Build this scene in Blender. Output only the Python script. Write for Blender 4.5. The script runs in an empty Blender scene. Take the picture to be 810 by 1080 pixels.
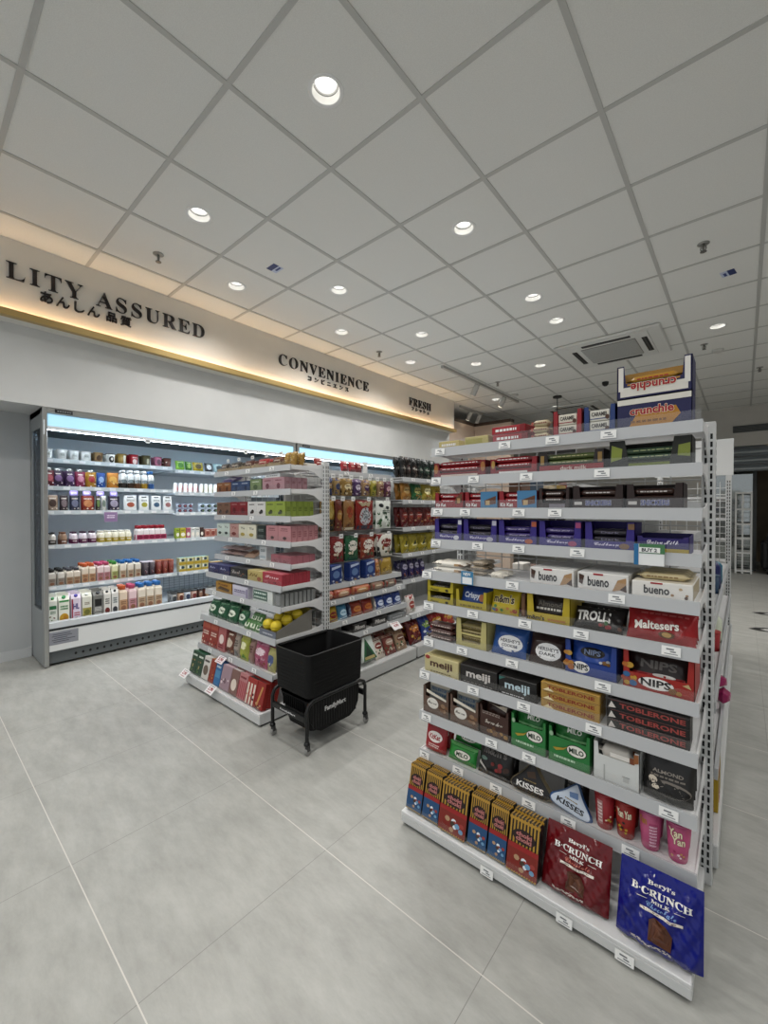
import bpy, math, random
from math import radians as R, sin, cos, pi, sqrt
random.seed(11)
SC = bpy.context.scene
COL = SC.collection

# ------------------------------------------------------------ camera
cd = bpy.data.cameras.new('camera'); cam = bpy.data.objects.new('camera', cd); COL.objects.link(cam)
cd.sensor_fit = 'VERTICAL'; cd.sensor_height = 36.0; cd.lens = 36.0 * 440.0 / 1080.0
cd.clip_start = 0.02; cd.clip_end = 60
cam.location = (0, 0, 1.2); cam.rotation_euler = (R(90 - 0.62), 0, R(40.75))
SC.camera = cam
# ------------------------------------------------------------ world, exposure
w = bpy.data.worlds.new('world'); SC.world = w; w.use_nodes = True
bg = w.node_tree.nodes['Background']; bg.inputs[0].default_value = (0.93, 0.97, 1.0, 1); bg.inputs[1].default_value = 0.68
SC.view_settings.view_transform = 'Standard'; SC.view_settings.look = 'None'
SC.view_settings.gamma = 1.0; SC.view_settings.use_curve_mapping = False
SC.view_settings.exposure = 0.0
DOWN_W = 37.0          # power of one ceiling downlight
COVE = 3.0             # strength of the warm strip under the wall sign
CHILL = 7.0            # strength of the chiller strip lamp and the added shelf glow

# ------------------------------------------------------------ materials
MATS = {}
def lin(c):
    c = c.lstrip('#'); v = [int(c[i:i+2], 16) / 255 for i in (0, 2, 4)]
    return [x / 12.92 if x <= .04045 else ((x + .055) / 1.055) ** 2.4 for x in v]
def M(c, rough=.45, metal=0.0, emit=0.0, spec=.4):
    k = (c, rough, metal, emit, spec)
    if k in MATS: return MATS[k]
    m = bpy.data.materials.new('paint_' + c.lstrip('#')); m.use_nodes = True
    b = m.node_tree.nodes['Principled BSDF']; L = (*lin(c), 1)
    b.inputs['Base Color'].default_value = L; b.inputs['Roughness'].default_value = rough
    b.inputs['Metallic'].default_value = metal; b.inputs['Specular IOR Level'].default_value = spec
    if emit:
        b.inputs['Emission Color'].default_value = L; b.inputs['Emission Strength'].default_value = emit
    MATS[k] = m; return m
def noise_mat(name, c1, c2, scale, rough=.5, stretch=(1, 1, 1), bump=0, detail=4, spec=.4, lo=.35, hi=.65):
    m = bpy.data.materials.new(name); m.use_nodes = True; N = m.node_tree.nodes; K = m.node_tree.links
    b = N['Principled BSDF']; tc = N.new('ShaderNodeTexCoord'); mp = N.new('ShaderNodeMapping'); nz = N.new('ShaderNodeTexNoise'); cr = N.new('ShaderNodeValToRGB')
    mp.inputs['Scale'].default_value = stretch; nz.inputs['Scale'].default_value = scale; nz.inputs['Detail'].default_value = detail
    K.new(tc.outputs['Object'], mp.inputs[0]); K.new(mp.outputs[0], nz.inputs['Vector']); K.new(nz.outputs['Fac'], cr.inputs[0])
    cr.color_ramp.elements[0].color = (*lin(c1), 1); cr.color_ramp.elements[1].color = (*lin(c2), 1)
    cr.color_ramp.elements[0].position = lo; cr.color_ramp.elements[1].position = hi
    K.new(cr.outputs[0], b.inputs['Base Color']); b.inputs['Roughness'].default_value = rough; b.inputs['Specular IOR Level'].default_value = spec
    if bump:
        bp = N.new('ShaderNodeBump'); bp.inputs['Strength'].default_value = bump; bp.inputs['Distance'].default_value = .002
        K.new(nz.outputs['Fac'], bp.inputs['Height']); K.new(bp.outputs[0], b.inputs['Normal'])
    return m
def clear_mat(name, fac=.12, tint=(1, 1, 1), rough=.05):
    m = bpy.data.materials.new(name); m.use_nodes = True; N = m.node_tree.nodes; K = m.node_tree.links
    N.remove(N['Principled BSDF']); t = N.new('ShaderNodeBsdfTransparent'); g = N.new('ShaderNodeBsdfGlossy'); x = N.new('ShaderNodeMixShader')
    t.inputs[0].default_value = (*tint, 1); g.inputs['Roughness'].default_value = rough; x.inputs[0].default_value = fac
    K.new(t.outputs[0], x.inputs[1]); K.new(g.outputs[0], x.inputs[2]); K.new(x.outputs[0], N['Material Output'].inputs[0]); return m
CLEAR = clear_mat('clear_acrylic', .055); GLASS = clear_mat('smoked_glass', .2, (.42, .45, .48))
def floor_mat():
    m = bpy.data.materials.new('stone_tile'); m.use_nodes = True; N = m.node_tree.nodes; K = m.node_tree.links
    b = N['Principled BSDF']; tc = N.new('ShaderNodeTexCoord'); P = tc.outputs['Object']
    mp = N.new('ShaderNodeMapping'); mp.inputs['Rotation'].default_value = (0, 0, .35); mp.inputs['Scale'].default_value = (1.0, 2.6, 1); K.new(P, mp.inputs[0])
    n1 = N.new('ShaderNodeTexNoise'); n1.inputs['Scale'].default_value = 5; n1.inputs['Detail'].default_value = 9; n1.inputs['Roughness'].default_value = .72; K.new(mp.outputs[0], n1.inputs['Vector'])
    cr = N.new('ShaderNodeValToRGB'); K.new(n1.outputs['Fac'], cr.inputs[0])
    cr.color_ramp.elements[0].position = .33; cr.color_ramp.elements[0].color = (*lin('#9a9a95'), 1)
    cr.color_ramp.elements[1].position = .66; cr.color_ramp.elements[1].color = (*lin('#b0b0ab'), 1)
    sx = N.new('ShaderNodeSeparateXYZ'); K.new(P, sx.inputs[0])
    def grout(ch, off, wd):
        a = N.new('ShaderNodeMath'); a.operation = 'ADD'; a.inputs[1].default_value = off; K.new(sx.outputs[ch], a.inputs[0])
        p = N.new('ShaderNodeMath'); p.operation = 'PINGPONG'; p.inputs[1].default_value = .3; K.new(a.outputs[0], p.inputs[0])
        l = N.new('ShaderNodeMath'); l.operation = 'LESS_THAN'; l.inputs[1].default_value = wd; K.new(p.outputs[0], l.inputs[0]); return l.outputs[0]
    gx = grout(0, .5 + 6, .0011); gy = grout(1, -.365 + 6, .0016)
    x1 = N.new('ShaderNodeMix'); x1.data_type = 'RGBA'; K.new(gx, x1.inputs[0]); K.new(cr.outputs[0], x1.inputs[6]); x1.inputs[7].default_value = (*lin('#8a8985'), 1)
    x2 = N.new('ShaderNodeMix'); x2.data_type = 'RGBA'; K.new(gy, x2.inputs[0]); K.new(x1.outputs[2], x2.inputs[6]); x2.inputs[7].default_value = (*lin('#cfccc5'), 1)
    K.new(x2.outputs[2], b.inputs['Base Color']); b.inputs['Roughness'].default_value = .42; b.inputs['Specular IOR Level'].default_value = .35
    return m

# ------------------------------------------------------------ mesh builder
class MB:
    def __init__(s): s.v = []; s.f = []; s.m = []; s.sm = []; s.mats = []
    def mi(s, m):
        if isinstance(m, str): m = M(m)
        if m not in s.mats: s.mats.append(m)
        return s.mats.index(m)
    def face(s, pts, m, smooth=False):
        n = len(s.v); s.v += [tuple(p) for p in pts]; s.f.append(tuple(range(n, n + len(pts)))); s.m.append(s.mi(m)); s.sm.append(smooth)
    def add(s, vs, fs, m, smooth=False):
        n = len(s.v); s.v += [tuple(p) for p in vs]; i = s.mi(m)
        for f in fs: s.f.append(tuple(n + k for k in f)); s.m.append(i); s.sm.append(smooth)
    def box(s, x0, x1, y0, y1, z0, z1, m, b=0.0):
        b = min(b, .49 * min(x1 - x0, y1 - y0, z1 - z0))
        if b <= 0:
            vs = [(x, y, z) for x in (x0, x1) for y in (y0, y1) for z in (z0, z1)]
            s.add(vs, [(0, 1, 3, 2), (4, 6, 7, 5), (0, 4, 5, 1), (2, 3, 7, 6), (0, 2, 6, 4), (1, 5, 7, 3)], m); return
        vs = []; ix = {}
        for i, (x, dx) in enumerate(((x0, b), (x1, -b))):
            for j, (y, dy) in enumerate(((y0, b), (y1, -b))):
                for k, (z, dz) in enumerate(((z0, b), (z1, -b))):
                    ix[i, j, k] = len(vs); vs += [(x, y + dy, z + dz), (x + dx, y, z + dz), (x + dx, y + dy, z)]
        g = lambda i, j, k, a: ix[i, j, k] + a
        F = [(g(0,0,0,0), g(0,0,1,0), g(0,1,1,0), g(0,1,0,0)), (g(1,0,0,0), g(1,1,0,0), g(1,1,1,0), g(1,0,1,0)),
             (g(0,0,0,1), g(1,0,0,1), g(1,0,1,1), g(0,0,1,1)), (g(0,1,0,1), g(0,1,1,1), g(1,1,1,1), g(1,1,0,1)),
             (g(0,0,0,2), g(0,1,0,2), g(1,1,0,2), g(1,0,0,2)), (g(0,0,1,2), g(1,0,1,2), g(1,1,1,2), g(0,1,1,2))]
        for i in (0, 1):
            for j in (0, 1):
                F.append((g(i,j,0,0), g(i,j,0,1), g(i,j,1,1), g(i,j,1,0))); F.append((g(i,0,j,0), g(i,0,j,2), g(i,1,j,2), g(i,1,j,0))); F.append((g(0,i,j,1), g(0,i,j,2), g(1,i,j,2), g(1,i,j,1)))
                for k in (0, 1): F.append((g(i,j,k,0), g(i,j,k,1), g(i,j,k,2)))
        s.add(vs, F, m)
    def prism(s, poly, y0, y1, m, axis='y'):      # polygon in (x,z) extruded along y; axis 'x': polygon in (y,z) along x; 'z': (x,y) along z
        def P(a, c, t): return (a, t, c) if axis == 'y' else ((t, a, c) if axis == 'x' else (a, c, t))
        n = len(poly); vs = [P(a, c, y0) for a, c in poly] + [P(a, c, y1) for a, c in poly]
        s.add(vs, [tuple(range(n)), tuple(range(2*n - 1, n - 1, -1))] + [(i, i + n, (i + 1) % n + n, (i + 1) % n) for i in range(n)], m)
    def lathe(s, prof, m, seg=16, c=(0, 0), smooth=True, cap=True):
        vs = []; n = len(prof)
        for r, z in prof:
            for k in range(seg): a = 2*pi*k/seg; vs.append((c[0] + r*cos(a), c[1] + r*sin(a), z))
        ms = m if isinstance(m, list) else [m] * (n - 1)
        base = len(s.v); s.v += vs
        for i in range(n - 1):
            mi = s.mi(ms[i])
            for k in range(seg):
                k2 = (k + 1) % seg; s.f.append((base + i*seg + k, base + i*seg + k2, base + (i+1)*seg + k2, base + (i+1)*seg + k)); s.m.append(mi); s.sm.append(smooth)
        if cap:
            s.f.append(tuple(base + k for k in range(seg))[::-1]); s.m.append(s.mi(ms[0])); s.sm.append(False)
            s.f.append(tuple(base + (n-1)*seg + k for k in range(seg))); s.m.append(s.mi(ms[-1])); s.sm.append(False)
    def tube(s, pts, r, m, seg=8):
        from mathutils import Vector as V
        P = [V(p) for p in pts]; vs = []; n = len(P)
        up = None
        for i, p in enumerate(P):
            d = (P[min(i+1, n-1)] - P[max(i-1, 0)]).normalized()
            if up is None: up = V((0, 0, 1)) if abs(d.z) < .9 else V((1, 0, 0))
            a = d.cross(up).normalized(); b = a.cross(d).normalized(); up = b
            for k in range(seg): t = 2*pi*k/seg; vs.append(tuple(p + a*(r*cos(t)) + b*(r*sin(t))))
        F = [(i*seg + k, i*seg + (k+1) % seg, (i+1)*seg + (k+1) % seg, (i+1)*seg + k) for i in range(n-1) for k in range(seg)]
        s.add(vs, F, m, True); s.add(vs[:seg], [tuple(range(seg))[::-1]], m); s.add(vs[-seg:], [tuple(range(seg))], m)
    def surf(s, fn, nu, nv, m, flip=False, smooth=True):
        vs = [fn(i / nu, j / nv) for j in range(nv + 1) for i in range(nu + 1)]; q = nu + 1
        F = [(j*q + i, j*q + i + 1, (j+1)*q + i + 1, (j+1)*q + i) for j in range(nv) for i in range(nu)]
        s.add(vs, [f[::-1] for f in F] if flip else F, m, smooth)
    def mesh(s, name):
        me = bpy.data.meshes.new(name); me.from_pydata(s.v, [], s.f)
        for m in s.mats: me.materials.append(m)
        me.polygons.foreach_set('material_index', s.m); me.polygons.foreach_set('use_smooth', s.sm); me.update(); return me

# ------------------------------------------------------------ text
TXT = {}
def tstyle(t, st):
    o = ''
    for ch in t:
        if st == 'serif' and 'A' <= ch <= 'Z': o += chr(0x1D400 + ord(ch) - 65)
        elif st == 'serif' and 'a' <= ch <= 'z': o += chr(0x1D41A + ord(ch) - 97)
        elif st == 'script' and 'A' <= ch <= 'Z': o += chr(0x1D4D0 + ord(ch) - 65)
        elif st == 'script' and 'a' <= ch <= 'z': o += chr(0x1D4EA + ord(ch) - 97)
        else: o += ch
    return o
def text_geom(t, st='', off=0.0, sp=1.0, ext=0.0, res=2):
    k = (t, st, off, sp, ext, res)
    if k in TXT: return TXT[k]
    c = bpy.data.curves.new('t', 'FONT'); c.body = tstyle(t, st); c.offset = off; c.space_character = sp; c.extrude = ext; c.resolution_u = res
    o = bpy.data.objects.new('t', c); COL.objects.link(o); dg = bpy.context.evaluated_depsgraph_get()
    me = bpy.data.meshes.new_from_object(o.evaluated_get(dg))
    vs = [tuple(v.co) for v in me.vertices]; fs = [tuple(p.vertices) for p in me.polygons]
    bpy.data.objects.remove(o); bpy.data.curves.remove(c); bpy.data.meshes.remove(me)
    TXT[k] = (vs, fs); return TXT[k]

# ------------------------------------------------------------ printed decoration, laid on a surface map P(x, z, off)
def prints(mb, P, w, h, pr, rough=.4):
    lay = 0
    for q in pr:
        lay += 1; off = .0005 + .00028 * lay; k = q[0]
        if k == 'r':
            _, cx, cz, a, b, c = q; nx = max(1, int(a*14)); nz = max(1, int(b*14))
            mb.surf(lambda u, v: P((cx + (u-.5)*a)*w, (cz + (v-.5)*b)*h, off), nx, nz, M(c, rough), smooth=False)
        elif k == 'e':
            _, cx, cz, a, b, c = q; vs = [P(cx*w, cz*h, off)]; n = 18
            for ring in (.25, .5, .75, 1):
                for i in range(n): t = 2*pi*i/n; vs.append(P((cx + a*ring*cos(t))*w, (cz + b*ring*sin(t))*h, off))
            F = [(0, 1 + i, 1 + (i+1) % n) for i in range(n)] + [(1 + q_*n + i, 1 + (q_+1)*n + i, 1 + (q_+1)*n + (i+1) % n, 1 + q_*n + (i+1) % n) for q_ in range(3) for i in range(n)]
            mb.add(vs, F, M(c, rough))
        elif k == 'p':
            n = len(q[1]); gx_ = sum(p[0] for p in q[1])/n; gz_ = sum(p[1] for p in q[1])/n
            vs = [P(gx_*w, gz_*h, off)]
            for e in (.34, .67, 1): vs += [P((gx_ + (x - gx_)*e)*w, (gz_ + (z - gz_)*e)*h, off) for x, z in q[1]]
            mb.add(vs, [(0, 1 + i, 1 + (i+1) % n) for i in range(n)] + [(1 + a_*n + i, 1 + (a_+1)*n + i, 1 + (a_+1)*n + (i+1) % n, 1 + a_*n + (i+1) % n) for a_ in (0, 1) for i in range(n)], M(q[2], rough))
        elif k == 't':
            t, cx, cz, a, b, c = q[1:7]; st = q[7] if len(q) > 7 else ''; out = q[8] if len(q) > 8 else None; rot = q[9] if len(q) > 9 else 0
            for oc, o2, extra in ((([out, .062, 0],) if out else ()) + ((c, .012 if st != 'bold' else .03, .0004),)):
                vs, fs = text_geom(t, '' if st == 'bold' else st, o2)
                v0, _ = text_geom(t, '' if st == 'bold' else st, .012)
                if not v0: continue
                xs = [v[0] for v in v0]; zs = [v[1] for v in v0]; x0, x1, z0, z1 = min(xs), max(xs), min(zs), max(zs)
                cr, sr = cos(rot), sin(rot); W = []
                for v in vs:
                    x = ((v[0] - x0)/(x1 - x0) - .5) * a * w; z = ((v[1] - z0)/(z1 - z0) - .5) * b * h
                    W.append(P(cx*w + x*cr - z*sr, cz*h + x*sr + z*cr, off + extra))
                mb.add(W, fs, M(oc, rough))
        elif k == 's':                 # rows of unreadably small print
            _, cx, cz, a, b, c, rows = q; rr = random.Random(int(abs(cx)*977 + cz*389 + rows))
            for r in range(rows):
                zc = cz + b/2 - (r + .5)*b/rows; x = cx - a/2
                while x < cx + a/2 - .02:
                    ww = min(rr.uniform(.05, .16) * max(a, .25), cx + a/2 - x); bh = b/rows*.6
                    mb.face([P(xx*w, zz*h, off) for xx, zz in ((x, zc - bh/2), (x + ww, zc - bh/2), (x + ww, zc + bh/2), (x, zc + bh/2))], M(c, rough)); x += ww + .035*max(a, .25)
        elif k == 'v':                 # vertical stripes over a band z0..z1
            _, n, z0, z1, c = q
            for i in range(n):
                x = -.5 + (i + .25)/n
                mb.surf(lambda u, v: P((x + u*.5/n)*w, (z0 + v*(z1 - z0))*h, off), 1, 4, M(c, rough), smooth=False)
        elif k == 'b':                 # scattered nuggets / sweets
            _, cx, cz, a, b, cols, n = q; rr = random.Random(n + int(cz*100))
            for i in range(n):
                x = cx + rr.uniform(-.5, .5)*a; z = cz + rr.uniform(-.5, .5)*b; e = rr.uniform(.05, .085)
                mb.face([P((x)*w + e*min(w, h)*cos(2*pi*j/8)*1.15, z*h + e*min(w, h)*sin(2*pi*j/8), off + .00002*i) for j in range(8)], M(cols[i % len(cols)], rough))

# ------------------------------------------------------------ product shapes (front faces -y, origin at front bottom centre)
SH = {}; LIDS = {}
PAINT_F = .87
def tone(q, f):
    if isinstance(q, str):
        if q.startswith('#') and len(q) == 7:
            v = [int(q[i:i+2], 16) for i in (1, 3, 5)]
            if min(v) > 170: return q
            return '#%02x%02x%02x' % tuple(int(x*f) for x in v)
        return q
    if isinstance(q, (tuple, list)): return tuple(tone(x, f) for x in q)
    return q
def cached(fn):
    def g(*a, f=None, **k):
        f = f or PAINT_F; a = tone(a, f); k = {x: tone(y, f) for x, y in k.items()}
        key = (fn.__name__, repr(a), repr(sorted(k.items())))
        if key not in SH: SH[key] = fn(*a, **k)
        return SH[key]
    return g
@cached
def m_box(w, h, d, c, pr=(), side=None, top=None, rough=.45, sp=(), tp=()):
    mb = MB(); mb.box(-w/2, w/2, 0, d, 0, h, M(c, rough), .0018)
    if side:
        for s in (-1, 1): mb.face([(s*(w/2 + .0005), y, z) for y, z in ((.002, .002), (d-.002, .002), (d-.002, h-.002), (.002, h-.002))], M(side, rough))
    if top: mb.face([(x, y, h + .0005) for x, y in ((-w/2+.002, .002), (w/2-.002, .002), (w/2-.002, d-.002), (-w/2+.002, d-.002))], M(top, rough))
    prints(mb, lambda x, z, o: (x, -o, z), w, h, pr, rough)
    if tp: prints(mb, lambda x, z, o: (x, z, h + .0006 + o), w, d, tp, rough)
    if sp: prints(mb, lambda x, z, o: (w/2 + .0006 + o, d/2 + x, z), d, h, sp, rough)
    return mb.mesh('box')
def crumple(x, z, s): return sin(x*71 + s) * sin(z*53 + s*2.1) + .6*sin(x*137 - z*91 + s*1.7) + .4*sin((x + z)*210 + s)
@cached
def m_bag(w, h, t, c, pr=(), cr=.0015, seed=1.0, rough=.3, stand=False, pinch=.06, hole=False):
    def half(x, z):
        u = min(1, abs(2*x/w)); vz = min(1, max(0, z/h))
        if stand: pz = (1 - vz**2.2) * min(1, (vz + .03)/.1)**.5
        else:
            q = max(0, 1 - abs(2*vz - 1)/(1 - pinch)); pz = min(1, q*2.2)**.6
        pu = max(0, 1 - u**2.6)**.6
        return t/2*pz*pu + (cr*crumple(x, z, seed)*pz**.5*min(1, (1 - u)*6))
    def wid(z):
        v = z/h; return 1 - .05*(1 - abs(2*v - 1))**.5 if not stand else 1 - .03*v
    P = lambda x, z, o: (x*wid(z), t/2 - half(x, z) - o, z)
    mb = MB(); m = M(c, rough)
    mb.surf(lambda u, v: P((u-.5)*w, v*h, 0), max(18, int(w/.0045)), max(22, int(h/.0045)), m)
    mb.surf(lambda u, v: ((u-.5)*w*wid(v*h), t/2 + half((u-.5)*w, v*h) + .0004, v*h), 10, 14, m, flip=True)
    prints(mb, P, w, h, pr, rough)
    if hole: mb.box(-.012, .012, t/2 - .0016, t/2 + .0016, h*.955, h*.975, '#151515')
    return mb.mesh('bag')
@cached
def m_bar(L, h, d, c, pr=(), rough=.3):
    mb = MB(); n = 20; seg = 12; e = .012 / L
    def prof(u):
        if u < e or u > 1 - e: return .12
        q = min(u - e, 1 - e - u)/(.05); return min(1, .3 + q*.7)
    def S(u, a):
        f = prof(u); ca, sa = cos(a), sin(a)
        y = d/2 - (abs(ca)**.6*(1 if ca > 0 else -1))*d/2*(.55 + .45*f); z = h/2 + (abs(sa)**.6*(1 if sa > 0 else -1))*h/2*f
        return ((u-.5)*L, y, z)
    mb.surf(lambda u, v: S(u, v*2*pi), n, seg, M(c, rough))
    prints(mb, lambda x, z, o: (x, .0 - o + .0005, h*.5 + (z - h*.5)*.62), L, h, pr, rough)
    return mb.mesh('bar')
@cached
def m_tray(w, h, d, c, lip=.4, post=.12, inner=None, pr=(), back=1.0, topbar=0, rough=.5, slope=False):
    mb = MB(); t = .0018; m = M(c, rough); L = lip*h; p = post*w; mi = M(inner or c, rough)
    mb.box(-w/2, w/2, 0, d, 0, t, m); mb.box(-w/2, w/2, d - t, d, 0, h*back, mi)
    for s in (-1, 1):
        x0, x1 = (-w/2, -w/2 + t) if s < 0 else (w/2 - t, w/2)
        mb.prism([(0, 0), (d, 0), (d, h*back), (0, L if slope else h)], x0, x1, m, 'x')
    if slope: mb.box(-w/2, w/2, 0, t, 0, L, m)
    else: mb.prism([(-w/2, 0), (w/2, 0), (w/2, h), (w/2 - p, h), (w/2 - p*1.25, L), (-w/2 + p*1.25, L), (-w/2 + p, h), (-w/2, h)], 0, t, m)
    if topbar: mb.box(-w/2, w/2, 0, t, h*(1 - topbar), h, m)
    prints(mb, lambda x, z, o: (x, -o, z), w, h, pr, rough)
    return mb.mesh('tray')
@cached
def m_cup(r0, r1, h, c, pr=(), lid='#e8e8e8', lidh=.006, rough=.4):
    mb = MB(); R0 = max(r0, r1)
    rad = lambda z: r0 + (r1 - r0)*min(1, max(0, z/(h - lidh)))
    mb.lathe([(r0*.96, 0), (r0, .002), (r1, h - lidh)], M(c, rough), 20, (0, R0))
    lb = MB(); lb.lathe([(r1*1.05, h - lidh), (r1*1.06, h - .001), (r1*1.0, h)], M(lid, rough), 20, (0, R0))
    def P(x, z, o):
        r = rad(z) + o; a = x/((r0 + r1)/2); return (r*sin(a), R0 - r*cos(a), z)
    prints(mb, P, (r0 + r1), h - lidh, pr, rough); me = mb.mesh('cup'); LIDS[me.name] = lb.mesh('lid'); return me
@cached
def m_bottle(r, h, c, cap='#ffffff', neck=.5, ch=.2, pr=(), sh=.72, rough=.35, square=False):
    mb = MB(); seg = 16
    zs = h*sh; zc = h*(1 - ch)
    if square:
        mb.box(-r, r, 0, 2*r, 0, zs, M(c, rough), r*.22)
        mb.lathe([(r*.98, zs - r*.3), (r*.9, zs), (r*neck, zc)], M(c, rough), seg, (0, r), cap=False)
        P = lambda x, z, o: (x, -o, z)
    else:
        mb.lathe([(r*.9, 0), (r, h*.03), (r, zs*.92), (r*.85, zs), (r*neck, zc)], M(c, rough), seg, (0, r))
        P = lambda x, z, o: ((r + o)*sin(x/r), r - (r + o)*cos(x/r), z)
    prints(mb, P, 2*r, zs*.9, pr, rough); return mb.mesh('bottle')
@cached
def m_cap(r, h, z, y, c):
    mb = MB(); mb.lathe([(r, z), (r, z + h*.9), (r*.9, z + h)], M(c, .4), 14, (0, y)); return mb.mesh('cap')
@cached
def m_gable(w, h, c, pr=(), top=None):
    mb = MB(); hb = h*.78; d = w; m = M(c, .45)
    mb.box(-w/2, w/2, 0, d, 0, hb, m, .001); t = M(top or c, .45); zt = h*.93
    a = [(-w/2, 0, hb), (w/2, 0, hb), (w/2, d, hb), (-w/2, d, hb)]; r0, r1 = (-w/2, d/2, zt), (w/2, d/2, zt)
    mb.face([a[0], a[1], r1, r0], t); mb.face([a[2], a[3], r0, r1], t); mb.face([a[1], a[2], r1], t); mb.face([a[3], a[0], r0], t)
    mb.box(-w/2, w/2, d/2 - .002, d/2 + .002, zt - .004, h, t)
    prints(mb, lambda x, z, o: (x, -o, z), w, hb, pr); return mb.mesh('carton')
@cached
def m_drop(w, h, t, c, pr=(), rim='#a08a55'):
    mb = MB(); n = 40; out = []
    hp = [(0, 0), (.3, 0), (.42, .03), (.49, .1), (.5, .18), (.455, .29), (.375, .4), (.285, .52), (.205, .64), (.14, .76), (.085, .87), (.04, .95), (0, 1)]
    out = [(x*w, z*h) for x, z in hp] + [(-x*w, z*h) for x, z in hp[-2:0:-1]]; n = len(out)
    cx, cz = 0, h*.36
    def P0(s, p, sg):
        x = cx + (p[0] - cx)*s; z = cz + (p[1] - cz)*s; return (x, t/2 - sg*(t/2)*max(0, 1 - s**7)**.6, z)
    for sg in (1, -1):
        vs = [P0(s, p, sg) for s in (.05, .4, .7, .88, 1) for p in out]
        F = [(r*n + i, r*n + (i+1) % n, (r+1)*n + (i+1) % n, (r+1)*n + i) for r in range(3) for i in range(n)]; F.append(tuple(range(n))[::-1])
        mb.add(vs, F, M(c, .3), True)
        mb.add(vs, [(3*n + i, 3*n + (i+1) % n, 4*n + (i+1) % n, 4*n + i) for i in range(n)], M(rim, .3), True)
    prints(mb, lambda x, z, o: (x, -.0006 - o, z), w, h, pr); return mb.mesh('drop')
@cached
def m_roll(L, r, c, pr=()):
    mb = MB(); seg = 16
    def S(u, v):
        f = 1 if .05 < u < .95 else (.75 if .02 < u < .98 else .15); a = v*2*pi
        return ((u-.5)*L, r - r*f*cos(a), r + r*f*sin(a))
    mb.surf(S, 24, seg, M(c, .3)); prints(mb, lambda x, z, o: (x, r - (r+o)*cos((z - r)/r*.95), r + (r+o)*sin((z - r)/r*.95)), L, 2*r, pr); return mb.mesh('roll')
@cached
def m_card(w, h, t, c, pr=()):
    mb = MB(); mb.box(-w/2, w/2, 0, t, 0, h, M(c, .5)); prints(mb, lambda x, z, o: (x, -o, z), w, h, pr); return mb.mesh('card')

# ------------------------------------------------------------ objects, labels
ITEMS = []; ZMIN = {}
def link(name, me, parent=None, loc=(0, 0, 0), rot=(0, 0, 0)):
    o = bpy.data.objects.new(name, me); COL.objects.link(o); o.location = loc; o.rotation_euler = rot
    if parent is not None: o.parent = parent
    return o
def tag(o, label, cat, group=None):
    o['label'] = label; o['category'] = cat
    if group: o['group'] = group
    return o
def struct(name, me, parent=None):
    o = link(name, me, parent)
    if parent is None: o['kind'] = 'structure'
    return o
def put(name, me, desc, cat, where, fr, a, dep, z, tilt=0, group=None, share=False, parts=(), yaw=0, roll=0):
    ax, f = fr
    if tilt:
        if (me.name, tilt) not in ZMIN: ZMIN[me.name, tilt] = min(-v.co.y*sin(tilt) + v.co.z*cos(tilt) for v in me.vertices)
        z -= ZMIN[me.name, tilt]
    loc, rz = ((a, f + dep, z), 0) if ax == 'Y' else (((f - dep, a, z), pi/2) if ax == 'X' else ((f + dep, -a, z), -pi/2))
    o = link(name, me, None, loc, (-tilt, roll, rz + yaw)); o['category'] = cat
    if group: o['group'] = group
    if me.name in LIDS: parts = (*parts, ('lid', LIDS[me.name]))
    for pn, pm in parts: link(pn, pm, o)
    ITEMS.append((o, desc, where, share)); return o
ORD = ['first', 'second', 'third', 'fourth', 'fifth', 'sixth', 'seventh', 'eighth', 'ninth', 'tenth', 'eleventh', 'twelfth']
def finish_labels():
    d = {}
    for o, desc, where, share in ITEMS: d.setdefault((desc, where, share), []).append(o)
    for (desc, where, share), L in d.items():
        for i, o in enumerate(L):
            if len(L) == 1: o['label'] = desc + ' ' + where; continue
            if 'group' not in o or share: o['group'] = (desc + 's ' + where) if not share else o.get('group', desc + 's ' + where)
            if share: o['label'] = desc + ' ' + where
            elif len(L) == 2: o['label'] = ('left' if i == 0 else 'right') + ' ' + desc + ' ' + where
            else: o['label'] = (ORD[i] if i < 12 else 'number %d' % (i + 1)) + ' from left: ' + desc + ' ' + where

# ------------------------------------------------------------ the room
CEIL = noise_mat('ceiling_tile', '#d9d9d5', '#e1e1dd', 260, .9, bump=.15, spec=.1)
WALL = noise_mat('wall_paint', '#d0d1d0', '#d6d7d6', 3, .6, spec=.25)
SIGNW = noise_mat('sign_panel_paint', '#d8d5cd', '#dcd9d2', 3, .55, spec=.25)
H = 3.043
mb = MB(); mb.box(-6.6, 3.7, -2.6, 13, -.1, 0, floor_mat()); struct('floor', mb.mesh('floor'))
LIGHTS = [(-1.414, 1.247), (-2.614, 1.247), (-1.414, 2.447), (-3.214, 1.847), (-2.614, 2.447), (-3.214, 3.047), (-2.614, 3.647), (-3.214, 4.247), (-2.614, 4.847),
          (-1.414, 3.647), (-1.414, 4.247), (-2.014, 5.447), (-.214, 5.447), (-3.214, 6.647),
          (-1.414, .047), (-2.614, .047), (-1.414, -1.153), (-2.614, -1.153), (-.214, -.553), (.986, .647), (.986, 2.447), (.986, 4.247), (2.186, 1.247), (2.186, 3.647), (.986, 6.647), (-2.614, 7.847), (.986, 8.447), (2.186, 5.447), (2.186, 7.247)]  # unseen lamps at the end added to brighten the far ceiling
gx = [-3.82] + [-3.514 + .6*i for i in range(12)] + [3.6]; gy = [-2.4] + [-2.053 + .6*i for i in range(21)] + [10.1]
mb = MB(); tb = MB(); BAR = M('#b6b6b2', .5)
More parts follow.
